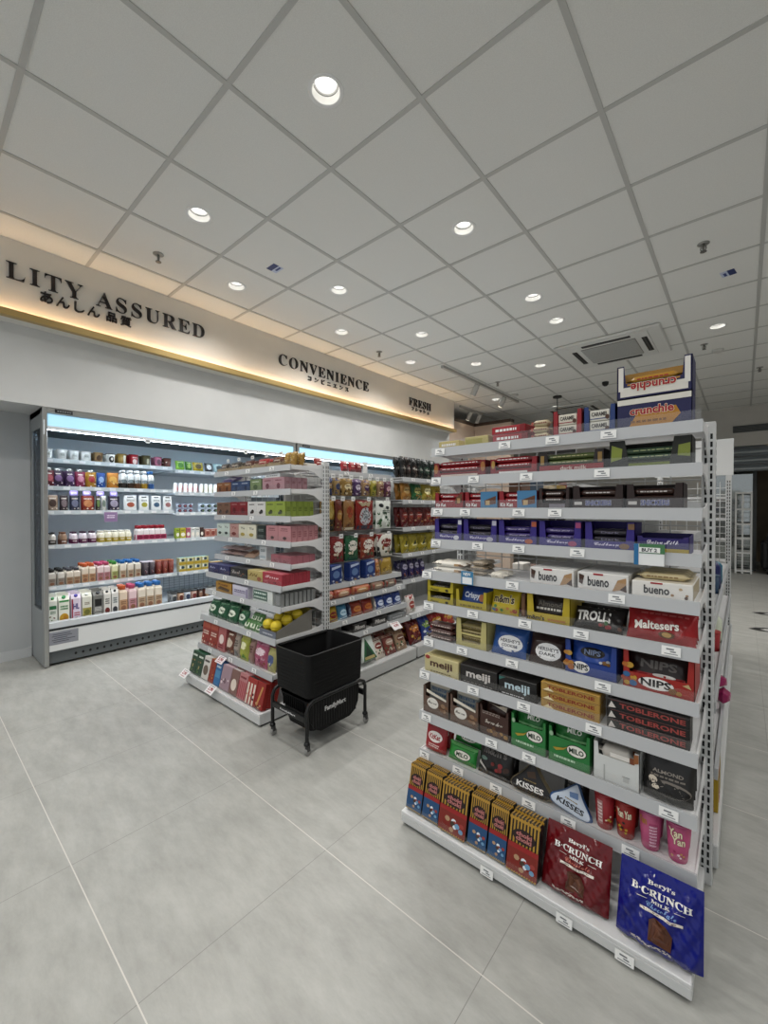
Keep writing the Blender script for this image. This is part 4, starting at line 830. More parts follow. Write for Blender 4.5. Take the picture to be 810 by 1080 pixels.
for k in range(4): NP(6, -.42, -.292, 'candy_bag', m_bag(.124, .08, .02, '#2c57b8', (('e', 0, .62, .3, .2, '#23201f'), ('t', 'NIPS', 0, .62, .4, .2, '#8fa2c9', 'bold'), ('b', .3, .3, .2, .2, ('#a3733a', '#c9ccd6'), 4)), seed=k*.7), 'blue nut chocolate bag in the blue tray', 'sweet bag', dep=.02 + k*.03, dz=.02, tilt=R(22), share=True)
NIPR = (('e', -.02, .25, .25, .15, '#ece9e6'), ('t', 'NIPS', -.02, .26, .42, .18, '#1d1a1c', 'bold'), ('b', -.4, .35, .16, .55, ('#d2a33a', '#c9722a', '#3f8a4a', '#b5402c', '#3a6fa8'), 11), ('b', .3, .14, .3, .16, ('#b8862e', '#8a5a2a'), 4), ('p', [(.34, .36), (.46, .3), (.42, .42)], '#e0c08a'))
tray(6, -.268, -.094, .11, '#b3261f', 'large red tray of nut chocolates with white badge', .44, .08, d=.18, pr=NIPR)
for k in range(4): NP(6, -.255, -.107, 'candy_bag', m_bag(.146, .085, .02, '#2a1c1a', (('t', 'NIPS', 0, .62, .62, .26, '#6b6560', 'bold'), ('r', 0, .22, .9, .2, '#a8252a'), ('e', .1, .3, .2, .06, '#dcd7d2')), seed=k*.7 + 3), 'dark nut chocolate bag in the red tray', 'sweet bag', dep=.02 + k*.03, dz=.02, tilt=R(20), share=True)
# eighth shelf
def meiji(a0, a1, c, tc, desc, top, ex=()):
    NP(7, a0, a1, 'chocolate_box', m_box(round(a1 - a0 - .003, 3), .066, .17, c, (('t', 'meiji', .0, .52, .64, .5, tc, 'bold'), *ex), c, top), desc, 'chocolate box', dep=.014)
meiji(-.962, -.805, '#e0d39c', '#5b3a2e', 'cream chocolate carton with brown lettering', '#d6c98e', (('e', -.4, .88, .07, .12, '#b04038'), scr('#8a7a52', 0, .12, .6, .1, 1)))
meiji(-.8, -.65, '#1e1b1a', '#cfcac6', 'black chocolate carton with grey lettering', '#2b2826', (scr('#8f8a86', 0, .12, .8, .08, 1),))
meiji(-.647, -.51, '#171616', '#bcd0d8', 'black chocolate carton with bluish lettering', '#201e1d', (scr('#cfcfcf', -.1, .12, .6, .08, 1), ('p', [(-.48, .75), (-.3, .95), (-.48, .95)], '#3f7a72')))
TOBG = (('t', 'TOBLERONE', .02, .55, .8, .4, '#9c3a24', 'bold'), ('p', [(-.46, .1), (-.36, .5), (-.26, .1)], '#efe0b8'), ('r', 0, .94, .9, .06, '#8a6a2a'))
for k in range(6): NP(7, -.5, -.32, 'chocolate_bar', m_box(.176, .027, .036, '#c49a48', TOBG, rough=.35), 'gold triangular chocolate bar in the stacked pile', 'chocolate bar', dep=.014 + (k % 2)*.038, dz=(k//2)*.0275, share=True)
TOBD = (('t', 'TOBLERONE', .06, .52, .78, .46, '#b04a44', 'bold'), ('p', [(-.48, .1), (-.44, .8), (-.38, .2)], '#cfc9c2'), ('r', 0, .93, .9, .05, '#6d2a28'))
for k in range(6): NP(7, -.306, -.1, 'chocolate_bar', m_box(.2, .0285, .038, '#1c1718', TOBD, rough=.4), 'black triangular chocolate bar with red lettering', 'chocolate bar', dep=.014 + (k % 2)*.04, dz=(k//2)*.029, share=True)
# ninth shelf
def poutray(a0, a1, c, h, lip, desc, pr, bag, bdesc, d=.15, n=3, post=.08, inner=None):
    tray(8, a0, a1, h, c, desc, lip, post, d=d, pr=pr, inner=inner)
    w = round(a1 - a0 - .022, 3)
    for k in range(n): NP(8, a0, a1, 'candy_bag', m_bag(w, h*1.02, .026, bag[0], bag[1], seed=k + a0), bdesc, 'sweet bag', dep=.018 + k*.03, dz=.01, tilt=R(10), share=True)
AL = (('e', -.12, .42, .22, .2, '#e2ded6'), ('t', 'Famous', -.12, .44, .36, .1, '#3a2c28', 'script'), ('p', [(-.36, .78), (.4, .62), (.4, .7), (-.36, .9)], '#dcd5c6'), ('b', .3, .3, .3, .3, ('#6d4a34', '#8a6246', '#a58466'), 7))
for k, (a0, a1) in enumerate(((-.967, -.845), (-.843, -.72))): poutray(a0, a1, '#6f5648', .105, .62, '%s brown tray with round cream badge' % ('leftmost', 'second')[k], AL, ('#8a8f8c', (scr('#3f5a78', 0, .7, .7, .3, 2), ('r', 0, .9, .9, .1, '#c9c2b2'))), 'silver biscuit pouch in the %s brown badge tray' % ('leftmost', 'second')[k])
poutray(-.718, -.605, '#4a2f26', .105, .8, 'dark brown biscuit tray with white script', (('t', 'Famous Amos', 0, .5, .6, .14, '#d6cdc2', 'script'), ('b', .05, .2, .7, .25, ('#8a6038', '#b0823f', '#6a4428'), 9), scr('#a5948a', -.1, .78, .6, .12, 2)), ('#3a241d', (('p', [(-.4, .9), (.4, .75), (.4, .9)], '#d8cbb8'),)), 'dark biscuit pouch in the brown script tray')
MIL = (('e', .18, .5, .24, .17, '#1d2a22'), ('e', .18, .5, .22, .15, '#e9e6dc'), ('t', 'MILO', .18, .5, .34, .14, '#1d3a28', 'bold'), ('p', [(-.38, .42), (-.1, .5), (.0, .58), (-.12, .44), (-.3, .36)], '#c9a83a'), scr('#bfe0bf', -.1, .2, .5, .1, 1), ('e', -.42, .8, .05, .07, '#a8d0a8'))
for k, (a0, a1) in enumerate(((-.6, -.478), (-.474, -.345))): poutray(a0, a1, '#2f8a43', .112, .74, '%s green card tray with white oval badge' % ('left', 'right')[k], MIL, ('#267a36', (('t', 'MILO', .1, .82, .4, .12, '#e3e6da', 'bold'), ('r', 0, .6, .9, .06, '#8fd08f'))), 'green pouch in the %s green tray' % ('left', 'right')[k], n=3)
tray(8, -.34, -.216, .112, '#d3d5d3', 'white card tray with grey sketch', .68, .1, d=.13, inner='#c2c4c2', pr=(('r', -.25, .25, .03, .4, '#aeb0ae'), ('r', .22, .3, .16, .02, '#9fa1a0'), ('r', .22, .22, .12, .1, '#b9bbb9'), ('p', [(.38, .72), (.48, .76), (.48, .98), (.38, .96)], '#a8683a')))
for k in range(3): NP(8, -.33, -.226, 'chocolate_bar', m_bar(.1, .04, .04, '#b9b4ac', (('r', .1, .5, .5, .5, '#e4e0da'), ('r', .42, .5, .12, .7, '#8a4a2a'))), 'silver wrapped packet in the white tray', 'chocolate bar', dep=.012 + k*.0435, dz=.066, share=True)
for k in range(3): NP(8, -.212, -.094, 'candy_pouch', m_bag(.116, .122, .045, '#262423', (('e', .05, .3, .42, .16, '#8a8178'), ('e', .05, .28, .4, .13, '#171514'), ('b', -.28, .3, .3, .25, ("#191615", '#2b2624', '#d2c7b6'), 7), ('t', 'ALMOND', 0, .62, .62, .07, '#a79d92', 'bold'), scr('#8f857a', 0, .52, .7, .06, 1)), seed=k + 6.1, stand=True), '%s black pouch with cookie picture' % ('front', 'middle', 'rear')[k], 'sweet pouch', dep=.01 + k*.05, tilt=R(8))
# tenth shelf
KP = (('r', 0, .86, 1, .16, '#8d1a1f'), ('e', .0, .48, .34, .17, '#ece6e2'), ('t', 'KitKat', .0, .48, .5, .15, '#ad1f26', 'bold'), scr('#e3c9c4', .0, .2, .5, .12, 2))
for k in range(2): NP(9, -.968, -.87, 'candy_pouch', m_bag(.098, .114, .04, '#a9232a', KP, seed=k + .2, stand=True), '%s red pouch with white oval badge' % ('front', 'rear')[k], 'sweet pouch', dep=.012 + k*.05, tilt=R(10))
for k in range(2): NP(9, -.862, -.74, 'candy_bag', m_bag(.12, .065, .04, '#2f9a3e', (('e', .05, .45, .3, .26, '#1c3a24'), ('e', .05, .45, .28, .22, '#e4e2d6'), ('t', 'MILO', .05, .45, .42, .22, '#1c3a24', 'bold'), ('r', 0, .9, 1, .12, '#7fd07f')), seed=k + 2.3), '%s bright green snack bag of two stacked' % ('lower', 'upper')[k], 'sweet bag', dep=.012 + k*.05, dz=k*.045, tilt=R(20))
for k in range(2): NP(9, -.735, -.6, 'candy_pouch', m_bag(.134, .112, .045, '#1d1b1b', (('t', "m&m's", 0, .78, .66, .22, '#7b7672', 'bold', '#3a3634'), ('e', -.3, .5, .1, .06, '#6f8a80'), ('p', [(-.46, .3), (-.2, .12), (-.2, .22), (-.44, .4)], '#b9b5b0'), ('b', .15, .35, .5, .3, ('#9c2c2c', '#4a3026', '#7a2320'), 6)), seed=k + 7.7), '%s black candy pouch with grey lettering' % ('front', 'rear')[k], 'sweet pouch', dep=.01 + k*.05, tilt=R(16))
KIS = lambda c1, tc: (('t', 'KISSES', .0, .24, .6, .15, tc, 'bold'), scr('#a58a52', .0, .4, .3, .05, 1), ('p', [(-.1, .62), (.08, .7), (.12, .52), (-.06, .48)], c1))
NP(9, -.6, -.468, 'candy_pouch', m_drop(.15, .112, .04, '#221f20', KIS('#4a3320', '#e9e7e4'), '#8d8063'), 'black teardrop shaped candy bag with gold rim', 'sweet pouch', dep=.008, tilt=R(18))
NP(9, -.468, -.352, 'candy_pouch', m_drop(.135, .094, .034, '#c9d4e2', KIS('#6f8fc0', '#23272f'), '#3f74b8'), 'white teardrop shaped candy bag with blue rim', 'sweet pouch', dep=.006, tilt=R(28), roll=R(12))
NP(9, -.45, -.37, 'candy_pouch', m_bag(.08, .09, .04, '#23211f', (scr('#77726c', 0, .6, .6, .3, 2),), seed=9), 'small black bag behind the teardrop bag', 'sweet pouch', dep=.07, tilt=R(12))
CUPS = ((-.34, -.286, '#a9272f', '#b9323a', (('r', -.15, .5, .3, .7, '#c98a8a'), scr('#e8d6d0', -.15, .5, .26, .6, 6), ('b', .3, .3, .3, .3, ('#d8b84a', '#e6d6c0'), 4)), 'red snack cup with printed panel'),
        (-.284, -.23, '#a7261f', '#b02c25', (('t', 'Yan Yan', 0, .72, .7, .22, '#f0e6c9', 'bold', '#6d1511'), ('b', 0, .3, .8, .35, ('#d9b23a', '#2a2422', '#d9c23a'), 8)), 'red snack cup with cream lettering'),
        (-.222, -.168, '#d2608c', '#d873a0', (('t', 'Yan', -.3, .8, .4, .2, '#c98a3a', 'bold'), ('r', .2, .42, .4, .7, '#c0487a'), scr('#eac3d4', .2, .42, .36, .6, 7)), 'pink snack cup with printed panel'),
        (-.16, -.1, '#d05a88', '#d66a96', (('t', 'Yan', -.08, .8, .56, .2, '#efe2c4', 'bold', '#8a4a2a'), ('t', 'Yan', .06, .6, .56, .2, '#efe2c4', 'bold', '#8a4a2a'), ('b', .05, .24, .6, .2, ('#e3b06a', '#efd6dc', '#b5406a'), 7)), 'pink snack cup with big cream lettering'))
for a0, a1, c, lc, pr, ds in CUPS:
    for r in range(2): NP(9, a0, a1, 'snack_cup', m_cup(.022, .029, .108, c, pr, lc, .004), ('front ' if r == 0 else 'rear ') + ds, 'snack cup', dep=.014 + r*.062)
# base deck
NB = 'on deck of nearest unit'
def BP(a0, a1, name, me, desc, cat, dep, tilt, z=.055, **k): return put(name, me, desc, cat, NB, ('Y', 1.23), (a0 + a1)/2, dep, z, tilt, **k)
def choki(w, h, two):
    return (('v', 9, .52, 1.0, '#c79a3a') if True else 0, ('r', 0, .955, 1, .05, '#c79a3a'), ('e', 0, .68, .38, .13, '#2a1813'), ('t', 'choki', 0, .72, .5, .075, '#d58a86', 'bold', '#8c2f33'), ('t', 'choki', 0, .635, .5, .075, '#d58a86', 'bold', '#8c2f33'),
            ('r', 0, .47, 1, .1, '#a92626'), ('r', 0, .22, 1, .42, '#275585' if two else '#8e2a20'), ('b', 0, .24, .8, .3, ('#dfe6ec', '#c9a07a', '#7fb0d6', '#b0413a', '#4f3a2c'), 9), ('v', 12, .0, .035, '#d9b45a'))
for k, (a0, a1, two) in enumerate(((-.968, -.896, 1), (-.894, -.822, 1), (-.82, -.708, 0), (-.706, -.634, 1), (-.632, -.566, 1), (-.564, -.463, 0))):
    w = round(a1 - a0 - .004, 3)
    for r in range(2): BP(a0, a1, 'biscuit_box', m_box(w, .158, .027, '#17120f', choki(w, .158, two), '#17120f', '#17120f', .3, tp=(('v', 9, .0, 1.0, '#c79a3a'),)), '%s striped black and gold box, %s row' % (('far left', 'second', 'large left', 'fourth', 'fifth', 'large right')[k], ('front', 'rear')[r]), 'snack box', .014 + (.0 if k in (2, 5) else .006) + r*.031, R(13))
def beryl(c, dk):
    return (('t', "Beryl's", .02, .82, .32, .07, '#e9e6e2', 'serif'), ('t', 'B·CRUNCH', .02, .7, .72, .09, '#f0eeea', 'serif'), ('t', 'MILK', .02, .605, .22, .04, '#e9e6e2', 'serif'), ('r', -.2, .605, .12, .006, '#e2ded8'), ('r', .24, .605, .12, .006, '#e2ded8'), ('t', 'Chocolate', .03, .545, .36, .07, dk, 'script'), ('r', .03, .475, .5, .035, '#e4dcd2'), scr('#6a4a3a', .03, .475, .42, .016, 1),
            ('p', [(-.1, .14), (.16, .12), (.17, .3), (.1, .4), (-.04, .42), (-.1, .38)], '#5d3423'), ('p', [(-.06, .17), (.12, .15), (.12, .29), (.05, .36), (-.05, .37)], '#6f422c'), scr('#d9cfc6', -.05, .08, .5, .03, 2))
for r in range(1):
    BP(-.46, -.275, 'chocolate_pouch', m_bag(.186, .172, .045, '#6f1219', beryl('#7d141b', '#e07a6a'), .0048, 1.3, .15, True), 'large dark red chocolate pouch', 'chocolate pouch', .02, R(19))
    BP(-.255, -.065, 'chocolate_pouch', m_bag(.19, .178, .05, '#0a1684', beryl('#10209a', '#8fb4f0'), .0055, 3.1, .12, True), 'large shiny blue chocolate pouch', 'chocolate pouch', .01, R(17))
def talker(where, fr, a, dep, z, desc, pr, w=.07, h=.05, tilt=0):
    put('shelf_sign', m_card(w, h, .0012, '#eceeee', pr), desc, 'shelf sign', where, fr, a, dep, z, tilt)
talker(near(3), ('Y', MAINY[3]), -.207, -.0145, MAINZ[3] - .005, 'blue white and green promotion card', (('r', -.42, .5, .16, 1, '#2f7fb8'), ('r', .1, .78, .84, .44, '#4f8a5a'), ('r', .02, .72, .7, .24, '#f4f4f2'), ('t', 'BUY 2', .02, .72, .5, .16, '#1f2a3a', 'bold')), .075, .062)
talker(near(4), ('Y', MAINY[4]), -.77, -.0145, MAINZ[4] + .0, 'small blue and white promotion card', (('r', 0, .5, 1, 1, '#3f8fc0'), ('r', 0, .3, .8, .5, '#eef2f4'), ('t', 'NEW', 0, .78, .6, .22, '#eef2f4', 'bold')), .05, .05)
#PARTE
# ------------------------------------------------------------ boxed sweets on the middle end unit
def mid(i): return 'on %s shelf, middle unit' % SW[i]
def MP(i, a0, a1, name, me, desc, cat, dep=.012, dz=0, tilt=0, **k):
    if i == 'base': return put(name, me, desc, cat, 'on deck of middle unit', ('Y', 1.265), (a0 + a1)/2, dep, .0735 + dz, tilt, **k)
    return put(name, me, desc, cat, mid(i), ('Y', MIDY[i]), (a0 + a1)/2, dep, MIDZ[i] + .0286 + dz, tilt, **k)
def mrow(i, a0, a1, n, h, d, c, pr, desc, top=None, side=None, deep=1, dep=.012, dz=0, tilt=0, name='sweet_box', cat='sweet box', gap=.002, sp=()):
    w = round((a1 - a0)/n - .002, 3); me = m_box(w, h, d, c, pr, side, top, sp=sp)
    for k in range(n):
        b0 = a0 + k*(a1 - a0)/n
        for r in range(deep):
            if r == 0: MP(i, b0, b0 + w, name, me, desc, cat, dep, dz, tilt)
            else: MP(i, b0, b0 + w, name, me, desc + ' in back rows', cat, dep + r*(d + gap), dz, tilt, share=True)
DK2 = '#2c2624'
fig = lambda c=DK2: (scr(c, 0, .8, .6, .12, 1), ('e', .1, .32, .16, .14, c), ('e', -.05, .25, .12, .09, c))
# top: open bins
for k, (a0, a1, c, ds) in enumerate(((-2.86, -2.73, '#3c3633', 'dark grey'), (-2.728, -2.57, '#463f36', 'grey brown'), (-2.542, -2.416, '#5a2f24', 'brown'), (-2.383, -2.245, '#a83030', 'red'), (-2.224, -2.095, '#6b3f28', 'chestnut'))):
    MP(0, a0, a1, 'display_bin', m_tray(round(a1 - a0 - .004, 3), .07, .13, '#b6a27f', .35, .1, slope=True), 'slope sided card bin of %s packets' % ds, 'display bin')
    for r in range(3): MP(0, a0, a1, 'candy_bag', m_bag(round(a1 - a0 - .016, 3), .06, .022, c, (scr('#cdbfae', 0, .6, .6, .2, 1), ('b', 0, .3, .7, .3, ('#8a6a4a', '#c9b79a', c), 6)), seed=k + r*.4), '%s packet in its slope sided card bin' % ds, 'sweet bag', dep=.022 + r*.032, dz=.004, tilt=R(12), share=True)
    MP(0, a0, a1, 'shelf_sign', m_card(.035, .022, .001, '#efefed', (scr('#8a8a8a', 0, .5, .6, .4, 1),)), 'tiny white ticket above the %s packets' % ds, 'ticket', dep=.06, dz=.075)
for k in range(4): MP(0, -2.09 + (k % 2)*.056, -2.038 + (k % 2)*.056, 'candy_bag', m_bag(.052, .085, .036, '#b08a42', (('b', 0, .45, .8, .6, ('#d8b765', '#7a5426', '#ead9a8', '#9c6c2c'), 16),), seed=k*1.3), 'gold foil sweet bag', 'sweet bag', dep=.015 + (k//2)*.055, tilt=R(12))
for k in range(2): MP(0, -2.03, -2.02, 'sweet_box', m_box(.05, .022, .08, '#dedbd4', (scr('#8a8a8a', 0, .5, .6, .4, 1),)), '%s flat white box at the right end' % ('lower', 'upper')[k], 'sweet box', dep=.13, dz=k*.023) if k == 0 else None
# second
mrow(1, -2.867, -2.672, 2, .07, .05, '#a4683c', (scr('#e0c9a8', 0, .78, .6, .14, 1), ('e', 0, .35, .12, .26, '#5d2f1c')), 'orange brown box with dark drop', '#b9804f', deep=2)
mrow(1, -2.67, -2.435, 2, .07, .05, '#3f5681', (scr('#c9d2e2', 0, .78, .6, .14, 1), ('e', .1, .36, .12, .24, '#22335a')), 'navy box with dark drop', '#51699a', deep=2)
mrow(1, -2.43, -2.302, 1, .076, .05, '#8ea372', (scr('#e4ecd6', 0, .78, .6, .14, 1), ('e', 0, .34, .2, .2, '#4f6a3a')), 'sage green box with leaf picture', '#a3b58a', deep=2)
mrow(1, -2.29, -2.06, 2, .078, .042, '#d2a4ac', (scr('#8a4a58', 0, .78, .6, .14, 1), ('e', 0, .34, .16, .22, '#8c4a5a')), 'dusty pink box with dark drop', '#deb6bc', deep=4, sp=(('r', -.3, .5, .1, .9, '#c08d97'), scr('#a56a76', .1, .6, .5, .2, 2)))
MP(1, -2.86, -2.68, 'candy_bag', m_bag(.17, .09, .03, '#8f7fc0', (('r', 0, .3, .9, .3, '#e4dff0'), ('p', [(-.3, .5), (.3, .62), (.3, .75), (-.3, .66)], '#5a3f9c')), seed=2.2), 'purple and white sweet bag lying on the boxes', 'sweet bag', dep=.03, dz=.0695, tilt=R(68))
MP(1, -2.27, -2.1, 'sweet_box', m_box(.16, .022, .11, '#e0e2e2', (scr('#7a8a92', 0, .5, .7, .4, 1),)), 'flat white carton lying on the pink boxes', 'sweet box', dep=.012, dz=.0785)
# third
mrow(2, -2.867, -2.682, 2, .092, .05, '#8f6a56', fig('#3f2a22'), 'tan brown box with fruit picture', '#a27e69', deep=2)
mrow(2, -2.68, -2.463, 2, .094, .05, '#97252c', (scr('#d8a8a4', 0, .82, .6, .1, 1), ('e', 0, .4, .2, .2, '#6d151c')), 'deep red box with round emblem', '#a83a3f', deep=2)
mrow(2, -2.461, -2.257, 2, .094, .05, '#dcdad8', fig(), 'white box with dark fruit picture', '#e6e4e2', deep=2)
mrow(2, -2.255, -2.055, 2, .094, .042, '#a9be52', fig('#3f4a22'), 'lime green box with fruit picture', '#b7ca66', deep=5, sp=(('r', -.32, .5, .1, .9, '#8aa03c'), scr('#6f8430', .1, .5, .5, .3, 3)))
# fourth
mrow(3, -2.867, -2.69, 2, .094, .05, '#cfdcd4', (('t', 'Yu', 0, .74, .5, .16, '#3f4a48'), ('e', 0, .3, .24, .1, '#2f3a38')), 'mint white box with dark leaf', '#dbe4de', deep=2)
mrow(3, -2.688, -2.575, 1, .094, .05, '#d9aaa2', (('t', 'Yu', 0, .74, .5, .16, '#9c4038'), ('e', 0, .3, .26, .12, '#8a2f28')), 'salmon pink box with red fruit', '#e0bab2', deep=2)
mrow(3, -2.573, -2.363, 2, .094, .05, '#dfdcc8', (('t', 'Yu', 0, .74, .5, .16, '#3f4238'), ('e', 0, .3, .26, .12, '#c9b24a')), 'cream box with yellow fruit', '#e6e4d4', deep=2)
mrow(3, -2.352, -2.26, 1, .09, .05, '#26332f', (scr('#a9b8b0', 0, .7, .6, .2, 2), scr('#7a8a82', 0, .3, .6, .2, 2)), 'black green box with pale print', '#30403b', deep=2)
mrow(3, -2.25, -2.0, 2, .096, .04, '#d79a9e', (scr('#7c3f46', 0, .82, .5, .08, 1), scr('#7c3f46', 0, .7, .6, .06, 1), ('e', .05, .24, .14, .1, '#4a2428')), 'large rose pink box with small dark fruit', '#e0adb0', deep=5, sp=(('r', -.3, .5, .1, .94, '#b9777e'), scr('#a5636b', .1, .5, .5, .4, 3)))
# fifth
for k in range(4): MP(4, -2.84 + (k % 2)*.13, -2.74 + (k % 2)*.16, 'candy_bag', m_bag(.17, .1, .022, '#c9a9a4', (('r', 0, .7, .8, .16, '#e6ddd8'), ('r', 0, .3, .7, .2, '#a5827c'), scr('#7a5a56', 0, .5, .6, .1, 1)), seed=k*.9), 'pale pink sweet bag in the flat heap', 'sweet bag', dep=.03 + (k//2)*.01, dz=.004 + (k//2)*.033, tilt=R(84), share=True)
MP(4, -2.56, -2.42, 'candy_bag', m_bag(.13, .1, .025, '#c9a58c', (('r', 0, .5, .6, .4, '#8a5f45'),), seed=4.4), 'tan sweet bag beside the pink heap', 'sweet bag', dep=.03, dz=.002, tilt=R(66))
MP(4, -2.39, -2.3, 'sweet_box', m_box(.08, .085, .06, '#dfe3e4', (scr('#8a9aa2', 0, .7, .6, .2, 2), ('r', 0, .2, .8, .2, '#b9c6cc'))), 'small white upright carton', 'sweet box', dep=.05)
mrow(4, -2.2, -2.0, 2, .05, .045, '#b9707a', (('b', 0, .5, .8, .7, ('#7a2f3a', '#d9a4aa', '#8c3a46'), 8),), 'small rose box with berry pattern', '#c9858d', deep=4)
# sixth
mrow(5, -2.9 + .03, -2.578, 2, .062, .07, '#35376b', (('t', 'Pocky', -.05, .6, .5, .34, '#c9cbe6', 'script'), ('b', .3, .3, .3, .4, ('#6a4a5a', '#8f5f4a'), 4)), 'navy box with pale script', '#4a4c82', deep=2)
mrow(5, -2.566, -2.36, 1, .064, .07, '#262324', (('t', 'Dark', -.15, .6, .5, .36, '#b9b4b0', 'script'), ('b', .2, .4, .5, .6, ('#a8443a', '#3f6a4a', '#c98a5a'), 9)), 'black box with flower pattern', '#3a3637', deep=2)
mrow(5, -2.356, -2.192, 1, .066, .07, '#d8c27a', (('t', 'Mild', -.1, .62, .6, .34, '#7a5a2a', 'script'), ('e', .3, .3, .14, .2, '#b5603a')), 'yellow box with brown script', '#e0cd8e', deep=2)
mrow(5, -2.19, -1.995, 1, .07, .028, '#c04250', (('t', 'Berry', 0, .62, .7, .34, '#efd0d2', 'script'), ('b', 0, .2, .8, .24, ('#7a1f2c', '#e08a90'), 7)), 'red pink box with pale script', '#d4707a', deep=7, sp=(('r', 0, .5, .6, .8, '#b23a48'),))
# seventh
mrow(6, -2.75, -2.545, 1, .07, .12, '#c9963a', (('p', [(-.4, .3), (.35, .2), (.4, .45), (-.2, .6)], '#5a3a1c'), ('t', 'Koala', 0, .78, .6, .2, '#7a3f1c', 'bold')), 'golden yellow box with brown swoosh', '#d6a852')
mrow(6, -2.53, -2.345, 1, .074, .12, '#cfcadb', (('r', 0, .8, .96, .28, '#dcd8e6'), scr('#6a5a8a', 0, .5, .7, .3, 2), ('r', .44, .4, .08, .8, '#a59ac2')), 'pale lilac box with purple print', '#dad6e4')
mrow(6, -2.29, -2.08, 1, .08, .12, '#e0e4e0', (('r', -.1, .55, .72, .7, '#56786a'), scr('#e0ece4', -.1, .7, .6, .2, 1), scr('#d5e4da', -.1, .4, .6, .2, 1)), 'white box with dark green panel', '#d5dad6')
for r in range(8): MP(6, -2.06, -2.0, 'snack_can', m_box(.06, .075, .026, '#8a8d8c', (('r', 0, .5, .6, .7, '#a3a6a5'),), '#a0a3a2', '#b4b7b5'), 'grey slim box in the row receding from the front', 'sweet box', dep=.012 + r*.032, share=True)
# eighth
GRB = lambda s: (('e', 0, .5, .34, .2, '#dfe6d6'), ('t', 'Pea', 0, .5, .4, .16, '#22502f', 'bold'), ('p', [(-.4, .78), (.4, .9), (.4, .95), (-.4, .9)], '#8fc49a'))
for k in range(3):
    for r in range(2): MP(7, -2.825 + k*.124, -2.705 + k*.124, 'candy_bag', m_bag(.12, .115, .045, '#1f5d3a', GRB(0), seed=k + r*.5, cr=.003), '%s green snack bag with white oval' % ('front', 'rear')[r], 'sweet bag', dep=.012 + r*.066, tilt=R(18))
MP(7, -2.45, -2.36, 'candy_bag', m_bag(.09, .1, .045, '#2d6a45', GRB(1), seed=7.1, cr=.003), 'small mid green bag beside the white oval bags', 'sweet bag', dep=.02, tilt=R(22))
for k in range(5): MP(7, -2.355 + (k % 3)*.062, -2.29 + (k % 3)*.062, 'candy_bag', m_bag(.06, .065, .03, '#5e8f52', (('r', 0, .4, .8, .4, '#e0e6d2'), ('e', .1, .45, .2, .16, '#3f7a3a')), seed=k*1.1, cr=.003), 'green and white small sweet bag in the pile', 'sweet bag', dep=.01 + (k//3)*.05, dz=(k//3)*.03, tilt=R(30), share=True)
MP(7, -2.165, -1.995, 'display_bin', m_tray(.165, .13, .26, '#8f8c84', .32, .1, slope=True, inner='#b3a24a', pr=(('r', 0, .15, .98, .28, '#7d8496'), scr('#cfd2da', 0, .15, .6, .1, 1))), 'grey and yellow slope sided bin of round tubs', 'display bin', dep=.012)
mb = MB(); mb.lathe([(.0, 0), (.018, .002), (.03, .014), (.034, .03), (.03, .048), (.018, .06), (.0, .064)], M('#d8c02e', .35), 16, (0, .034), cap=False); mb.lathe([(.0345, .029), (.0352, .031), (.0345, .033)], M('#a8901e', .4), 16, (0, .034), cap=False)
m_ball = mb.mesh('ball')
for r in range(3):
    for k in range(2): MP(7, -2.155 + k*.076, -2.085 + k*.076, 'candy_ball', m_ball, 'round yellow candy tub in the slope sided bin', 'candy tub', dep=.012 + r*.075, dz=.03 + r*.02, share=True)
# ninth: upright packs
def upr(a0, a1, n, h, c, pr, desc, top, box=True, deep=2, seed=0):
    w = round((a1 - a0)/n - .003, 3)
    for k in range(n):
        b0 = a0 + k*(a1 - a0)/n; me = m_box(w, h, .035, c, pr, None, top) if box else m_bag(w, h, .04, c, pr, seed=seed + k, cr=.003)
        for r in range(deep): MP(8, b0, b0 + w, 'sweet_box' if box else 'candy_bag', me, desc + (', rear' if r else ''), 'sweet box' if box else 'sweet bag', dep=.012 + r*.054, tilt=R(8))
upr(-2.855, -2.64, 2, .15, '#a83c30', (('r', 0, .86, .96, .22, '#c25a44'), scr('#ecd2c4', 0, .55, .7, .2, 2), ('b', 0, .2, .8, .3, ('#e0c2ae', '#7a2420'), 8)), 'tall red box with pale print', '#bb5240')
upr(-2.638, -2.54, 1, .15, '#c06a6c', (('e', 0, .5, .3, .2, '#ecd9d4'), scr('#8a2f34', 0, .2, .7, .2, 2)), 'tall pink red box', '#cc8a88')
upr(-2.538, -2.447, 1, .15, '#7a4a3a', (('e', 0, .5, .36, .2, '#d9c8b6'), scr('#e8d8c8', 0, .85, .7, .1, 1), ('b', 0, .22, .8, .25, ('#4a2a20', '#b08a6a'), 6)), 'tall brown pack', '#8c5f4e', False, seed=1)
upr(-2.445, -2.385, 1, .148, '#b7aa9e', (scr('#5a5048', 0, .6, .7, .3, 3), ('r', 0, .2, .8, .25, '#7d7a78')), 'slim beige grey pack', '#c6bab0', False, seed=2)
upr(-2.378, -2.28, 1, .15, '#b5ba4c', (('e', 0, .6, .34, .16, '#ecebc0'), ('p', [(-.45, .05), (.1, .3), (.4, .1)], '#5f9440'), ('r', 0, .94, 1, .1, '#d6cc7a')), 'yellow green pack', '#c6c86a', False, seed=3)
upr(-2.27, -2.218, 1, .145, '#a58478', (scr('#6a3a3a', 0, .6, .7, .3, 3),), 'slim dusty brown pack', '#b59a90', False, seed=4)
upr(-2.216, -2.08, 1, .15, '#b95a78', (('e', 0, .62, .36, .16, '#ecd4dc'), ('b', 0, .25, .8, .35, ('#7a2a48', '#e0a8b8', '#8f4a3a'), 9), ('r', 0, .93, 1, .1, '#cf8aa2')), 'pink pack with berry picture', '#c87a92', False, seed=5)
